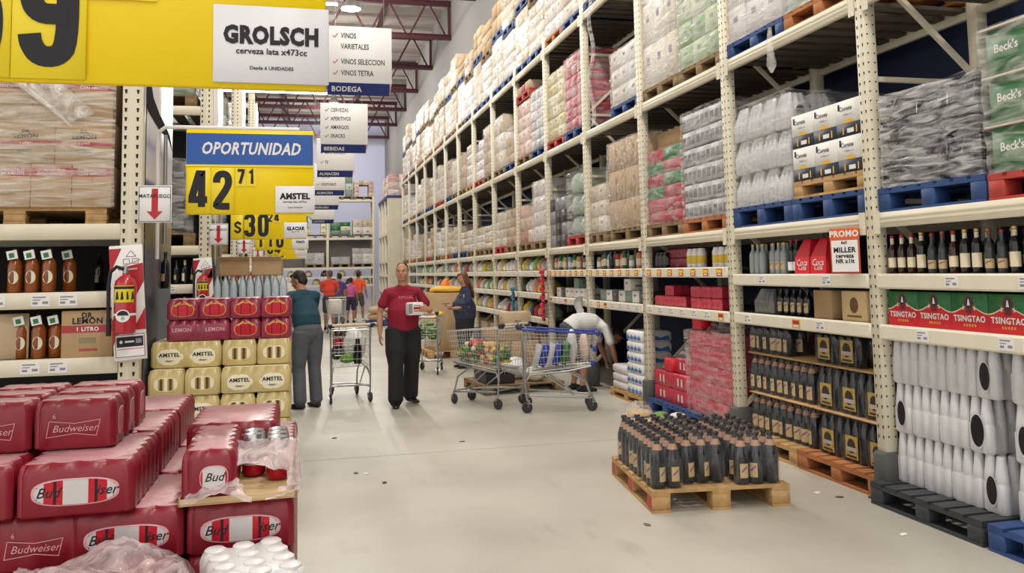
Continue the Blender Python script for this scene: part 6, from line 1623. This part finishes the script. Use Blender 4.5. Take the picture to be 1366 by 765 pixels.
PLW = mat('white_plastic_bag', 'e2e2e2', .35, coat=.2); LEAF = mat('leafy_green', '6f9a3a', .6, noise=.4, nscale=30); VEG = mat('mixed_greens', '4f7a34', .6, noise=.4, nscale=30)
DKB = mat('dark_tray', '26262b', .5); BANANA = mat('banana_yellow', 'e2c23a', .5); TOM = mat('tomato_red', 'a83a34', .45, noise=.3, nscale=25); ONI = mat('onion_tan', 'c9a06a', .55, noise=.3, nscale=25); PINKB = mat('pinkish_bag', 'c79a8c', .4, noise=.3, nscale=20); OLIVE = mat('olive_bag', '9a9a3c', .35, noise=.3, nscale=20)
# left cart
in_cart(CL, .08, -.12, .5, lump(PLW, .3, .34, .42, 1), 'bag', 'bulging white plastic bag in the cart beside the teal sweater man')
in_cart(CL, .1, -.33, .49, cached('bkj', lambda: MB().lathe([(.05, 0), (.055, .02), (.055, .2), (.03, .27), (.03, .32), (.001, .32)], 12).mesh('bottle', GLASSDK)), 'bottle', 'dark bottle against the near end of the cart beside the teal man')
in_cart(CL, -.1, .1, .52, MB().box(-.08, -.2, 0, .08, .2, .13, 0, .01).mesh('box', DKB), 'box', 'dark tray low in the cart beside the teal sweater man')
for i in range(4): in_cart(CL, -.14 + (i % 2) * .085, .0 + (i // 2) * .09, .655, cached('rbj', lambda: jar_mesh(GLASSBR, RED, .04, .24)), 'bottle', 'red-labelled bottle in the cart beside the teal man, %s' % ['near left', 'near right', 'far left', 'far right'][i])
in_cart(CL, -.03, -.3, .5, lump(LEAF, .2, .14, .12, 2), 'vegetables', 'green leafy bunch low in the cart beside the teal man')
# vegetable cart: a heap of small produce and a few bags
rv_ = random.Random(14)
veg = [('green pepper', VEG, (.035, .035, .045)), ('red vegetable', TOM, (.035, .035, .033)), ('tan onion', ONI, (.035, .035, .032)), ('white bulb', WHITEC[0], (.025, .025, .035)), ('leafy green', LEAF, (.06, .03, .025)), ('yellow fruit', BANANA, (.06, .025, .025)), ('dark green courgette', DGREEN[1], (.07, .025, .025))]
def vegm(nm, m, r):
    def f():
        mb = MB(); mb.ell((0, 0, 0), r, 10, 7); return mb.mesh('vegetable', m)
    return cached(('veg', nm), f)
for i in range(120):
    y = rv_.uniform(-.3, .3); wv = .15 - .05 * (y + .3); x = rv_.uniform(-wv, wv)
    k = 0 if y < -.2 else (1 if y > .15 else 2)
    nm, m, r = rv_.choice([veg[0], veg[5], veg[6], veg[4]] if k == 0 else ([veg[4], veg[0], veg[3]] if k == 1 else [veg[1], veg[2], veg[3], veg[0]]))
    z_ = .525 + .075 * (y + .3) + .04 * (i // 26) + rv_.uniform(0, .015)
    o = in_cart(CMM, x, y, z_, vegm(nm, m, r), 'vegetable', '%s heaped in the vegetable cart behind the blue-railed one' % nm, 'vegetable', rv_.uniform(0, 6), nm + 's in the vegetable cart')
for i, (x, y, z, m, a, b, h, nm) in enumerate(((-.02, .27, .58, OLIVE, .24, .18, .14, 'olive green bag'), (.07, -.05, .68, ONI, .2, .22, .09, 'netted tan bag'), (.03, .16, .68, TOM, .22, .2, .12, 'dark red bag'), (.12, .0, .56, PINKB, .14, .2, .14, 'pinkish bag'))):
    in_cart(CMM, x, y, z, lump(m, a, b, h, i), 'bag', '%s on the vegetables in the cart behind the blue-railed one' % nm)
# blue cart
CRB = ((2.97, 9.82, 0), -PI / 2 - .255)
SILV = mat('silver_bag', 'b9bcc2', .3, coat=.2); BLP = mat('deep_blue_pack', '22379a', .35)
def slab(m): return MB().box(-.17, -.035, 0, .17, .035, .26, 0, .012).mesh('pack', m)
for i, (y, m, nm) in enumerate(((-.3, SILV, 'silver pack'), (-.22, BLP, 'blue pack'), (-.14, SILV, 'silver pack'), (-.06, BLP, 'blue pack'), (.03, DGREEN[1], 'green pack'))):
    o = in_cart(CRB, 0, y, .5 + .08 * (y + .45), cached(('slab', nm), lambda: slab(m)), 'pack', '%s leaning in the blue-railed cart, %s from the handle' % (nm, ORD[i])); o.rotation_euler.x = -.25
in_cart(CRB, 0, .15, .55, lump(PLW, .26, .13, .38, 5), 'bag', 'white plastic bag in the middle of the blue-railed cart'); in_cart(CRB, 0, .3, .57, lump(PINKC[1], .26, .13, .32, 6), 'bag', 'pinkish bag in front of the white bag in blue-railed cart')
# green cart
for i in range(45):
    nm, m, r = rv_.choice([veg[0], veg[4], veg[4], veg[6]]); y = rv_.uniform(-.32, .3); x = rv_.uniform(-.16, .16)
    in_cart(CG, x, y, .55 + .01 * i * (.7 if abs(y) < .2 else .4) , vegm(nm, m, tuple(q * 1.3 for q in r)), 'vegetable', '%s heaped in the cart behind the walking man' % nm, 'vegetable', rv_.uniform(0, 6), nm + 's in the green cart')
for i in range(5): in_cart(CG, .17 + i * .012, -.18 + i * .05, .92 + .012 * i, vegm('banana', BANANA, (.03, .09, .03)), 'banana', 'yellow banana on the rim of the cart behind the walking man', 'fruit', .2 * i, 'bananas in the green cart')
in_cart(CF, 0, 0, .54, MB().box(-.16, -.25, 0, .16, .2, .4, 0, .01).mesh('box', WHITEC[0]), 'box', 'white box in the far cart by the coral red T-shirt man')
# ---------------------------------------------------------------- things on the floor of the aisle
ISL = (2.83, 5.97, -.115)
IPL = pallet('pale wood', (ISL[0], ISL[1], 0), 'alone on the aisle floor carrying dark bottle packs', .98, 1.12, ISL[2], .15)
def isl(x, y): 
    p = local((ISL[0], ISL[1], .15), ISL[2], x, y, 0); return p
ig = 'dark bottle packs on the aisle pallet'
B2 = bottle_parts('pet', .0535, .345, GLASSDK, PLAB, CAPD, NECK, band=(.14, .42), arc=1.1)
def island_pack(x, y, nx, ny, lab):
    t = thing('bottle_pack', lab, 'bottle pack', isl(x, y), ISL[2], ig); rr = random.Random(int(x * 100 + y * 1000) + 500); r = .0535
    for i in range(nx):
        for j in range(ny): bottle((-nx * r + r + i * 2 * r, -ny * r + r + j * 2 * r, 0), None, B2, rr.uniform(.2, 3.6), None, t)
    link('shrink_film', film_over(nx, ny, r, .345), t)
for j in range(3): island_pack(-.365, -.37 + j * .335, 2, 3, 'dark bottle pack on the aisle pallet, left column, %s from the front' % ORD[j])
for j in range(4): island_pack(-.075, -.33 + j * .225 , 3, 2, 'dark bottle pack on the aisle pallet, middle column, %s from the front' % ORD[j]) if j < 4 else None
for j in range(4): island_pack(.285, -.43 + j * .225, 3, 2, 'dark bottle pack on the aisle pallet, right column, %s from the front' % ORD[j])
# red stencil marks on the pallet ends
mb = MB()
for y in (-.56, -.06, .44): mb.box(-.4905, y + .005, .022, -.4895, y + .115, .108)
link('paint', mb.mesh('paint', PRED), IPL)
t = thing('tray_box', 'kraft tray with green leaves and crumpled paper behind the bottle pallet', 'box', (3.22, 7.3, 0), -.2)
link('box', MB().box(-.24, -.16, 0, .24, .16, .26, 0, .006).mesh('box', KRAFT[2]), t)
link('leaves', lump(LEAF, .18, .14, .09, 7), t, (-.06, 0, .255)); link('paper', lump(WHITEC[1], .16, .14, .08, 8), t, (.09, -.02, .255))
t = thing('bag', 'clear bag with beige flat contents lying on the floor by the rack post', 'bag', (3.64, 9.02, 0), .1)
link('contents', lump(BEIGE, .3, .26, .08, 3), t); link('film', heap(.17, .15, .17, 5, FILMC), t, (0, 0, .005))
# toilet paper and grey packs in the fourth bay
pallet('pale wood', (PX - .05, 10.15, 0), 'on the floor under the blue and white paper packs', 1.0, 1.1, h=.11)
TPB = mat('paper_blue', '3d77b8', .4)
def tp_mesh():
    mb = MB(); mb.box(-.2, -.25, 0, .2, .25, .128, 0, .02)
    for y in (-.17, -.05, .07, .19): mb.prism([(y - .05, .02), (y + .05, .02), (y + .045, .06), (y + .02, .05), (y, .085), (y - .02, .05), (y - .045, .06)], 'x', -.2015, -.2, 1)
    mb.prism([(-.17, .02), (.17, .02), (.15, .08), (.05, .05), (-.05, .085)], 'y', -.2515, -.25, 1)
    return mb.mesh('paper_pack', [WHITE, TPB])
tpm = tp_mesh()
for k in range(6): tag(link('paper_pack', tpm, None, (4.14, 9.87, .11 + k * .13), (0, 0, 0)), 'blue and white paper pack stacked by the rack post, %s from the floor' % ORD[k], 'paper pack', 'blue and white paper packs')
for k in range(3): single('pack', cached('gyp', lambda: MB().box(-.2, -.25, 0, .2, .25, .1, 0, .02).mesh('pack', WHITEC[1])), 'pale grey pack left of the blue and white paper packs, %s from the floor' % ORD[k], 'paper pack', (4.14, 10.4, .11 + k * .102), 0, 'pale grey packs')
# low pallet behind the carts
pallet('brown', (2.86, 11.75, 0), 'on the aisle floor behind the two carts', 1.15, 1.0, .1, .13)
for i, (x, y, w_, d_, h, m, nm) in enumerate(((2.56, 11.5, .4, .4, .12, DKB, 'black plastic tray'), (2.58, 11.95, .38, .36, .12, DKB, 'black plastic tray'), (3.2, 11.9, .3, .4, .1, KRAFT[0], 'shallow kraft tray'))):
    t = thing('tray', '%s on the low pallet behind the carts, %s' % (nm, ['near', 'far', 'right'][i]), 'tray', (x, y, .13), .1)
    link('tray', MB().box(-w_ / 2, -d_ / 2, 0, w_ / 2, d_ / 2, .012).box(-w_ / 2, -d_ / 2, 0, -w_ / 2 + .01, d_ / 2, h).box(w_ / 2 - .01, -d_ / 2, 0, w_ / 2, d_ / 2, h).box(-w_ / 2, -d_ / 2, 0, w_ / 2, -d_ / 2 + .01, h).box(-w_ / 2, d_ / 2 - .01, 0, w_ / 2, d_ / 2, h).mesh('tray', m), t)
single('bag', lump(PLW, .4, .36, .3, 11), 'white plastic bag slumped on the low pallet behind the carts', 'bag', (2.9, 11.78, .13)); single('bag', lump(PALE[0], .3, .3, .2, 12), 'cream bag on the low pallet near the bending shopper', 'bag', (3.1, 11.45, .13))
# cartons by the rack behind the vegetable cart
pallet('pale wood', (3.3, 13.9, 0), 'on the aisle floor under kraft cartons behind the vegetable cart', 1.0, .9)
for i, (x, y, z, a, b, h, m) in enumerate(((3.05, 13.7, .15, .42, .42, .36, 1), (3.5, 13.7, .15, .44, .42, .36, 0), (3.28, 13.75, .512, .8, .4, .2, 1), (3.4, 13.75, .714, .46, .36, .26, 2))):
    single('carton', cached(('acr', i), lambda: carton_mesh(a, b, h, KRAFT[m])), 'kraft carton on the pallet behind the vegetable cart, %s' % ['lower left', 'lower right', 'wide middle one', 'topmost'][i], 'carton', (x, y, z), 0, 'cartons behind the vegetable cart')
pallet('pale wood', (2.8, 16.7, 0), 'under a big kraft box further down the aisle', 1.0, .9)
t = thing('big_box', 'big open kraft box with yellow film behind the woman in the navy blouse', 'box', (2.74, 16.7, .15), .12)
link('box', MB().box(-.36, -.4, 0, .36, .4, 1.1, 0, .01).mesh('box', KRAFT[0]), t); link('yellow_film', lump(mat('yellow_cloth', 'e8b43a', .6), .74, .7, .14, 3), t, (.02, 0, 1.09))
mb = MB(); mb.tube([(-.05, 0, 1.2), (-.02, 0, 1.3), (.03, .02, 1.36)], [.09, .07, .03], 8); mb.tube([(.02, 0, 1.25), (.1, .0, 1.33)], [.04, .02], 6); link('bundle', mb.mesh('bundle', mat('orange_cloth', 'e88a3a', .6)), t)
pallet('blue', (2.5, 27.6, 0), 'far down the aisle under beige sacks', 1.1, 1.1)
for i in range(8): single('sack', cached('sack', lambda: lump(mat('sack_beige', 'c9ab86', .7), .52, .5, .22, 4)), 'beige sack on the far blue pallet, %s layer, %s' % (ORD[i // 4 + 0], ['near left', 'near right', 'far left', 'far right'][i % 4]), 'sack', (2.24 + (i % 2) * .52, 27.35 + (i % 4 // 2) * .5, .15 + (i // 4) * .225), 0, 'beige sacks on the far blue pallet')
t = thing('hanging_bag', 'white plastic bag hanging from a shelf above the bending shopper', 'bag', (3.88, 11.72, .98)); rn = random.Random(12); mb = MB(); mb.add(*sheet(lambda u, v: (-.03 + .05 * math.sin(u * 7 + v * 4) + rn.uniform(-.012, .012), (u - .5) * (.2 - .1 * abs(v - .4)) + .03 * math.sin(v * 9), .24 - .5 * v + .05 * math.sin(u * 5)), 8, 14), 0, True); link('bag', mb.mesh('bag', mat('grey_bag_film', 'aeaba6', .5)), t)
# scraps on the floor
rn = random.Random(77)
for i, (x, y) in enumerate(((.42, 7.3), (.5, 7.25), (.62, 6.9), (2.15, 5.25), (3.62, 5.6), (3.7, 5.45), (1.5, 8.3), (3.55, 4.6), (.3, 8.9))):
    single('paper_scrap', cached(('scr', i % 3), lambda: MB().prism([(-.03, -.01), (.01, -.02), (.035, .005), (.0, .02), (-.025, .012)], 'z', 0, .004).mesh('paper_scrap', [mat('grey_scrap', '6b665e', .8), WHITE, mat('brown_scrap', '5a4634', .8)][i % 3])), '%s scrap on the aisle floor, %s from the pile side' % (['grey', 'white', 'brown'][i % 3], ORD[i]), 'scrap', (x, y, .0014), rn.uniform(0, 6), 'scraps on the floor')
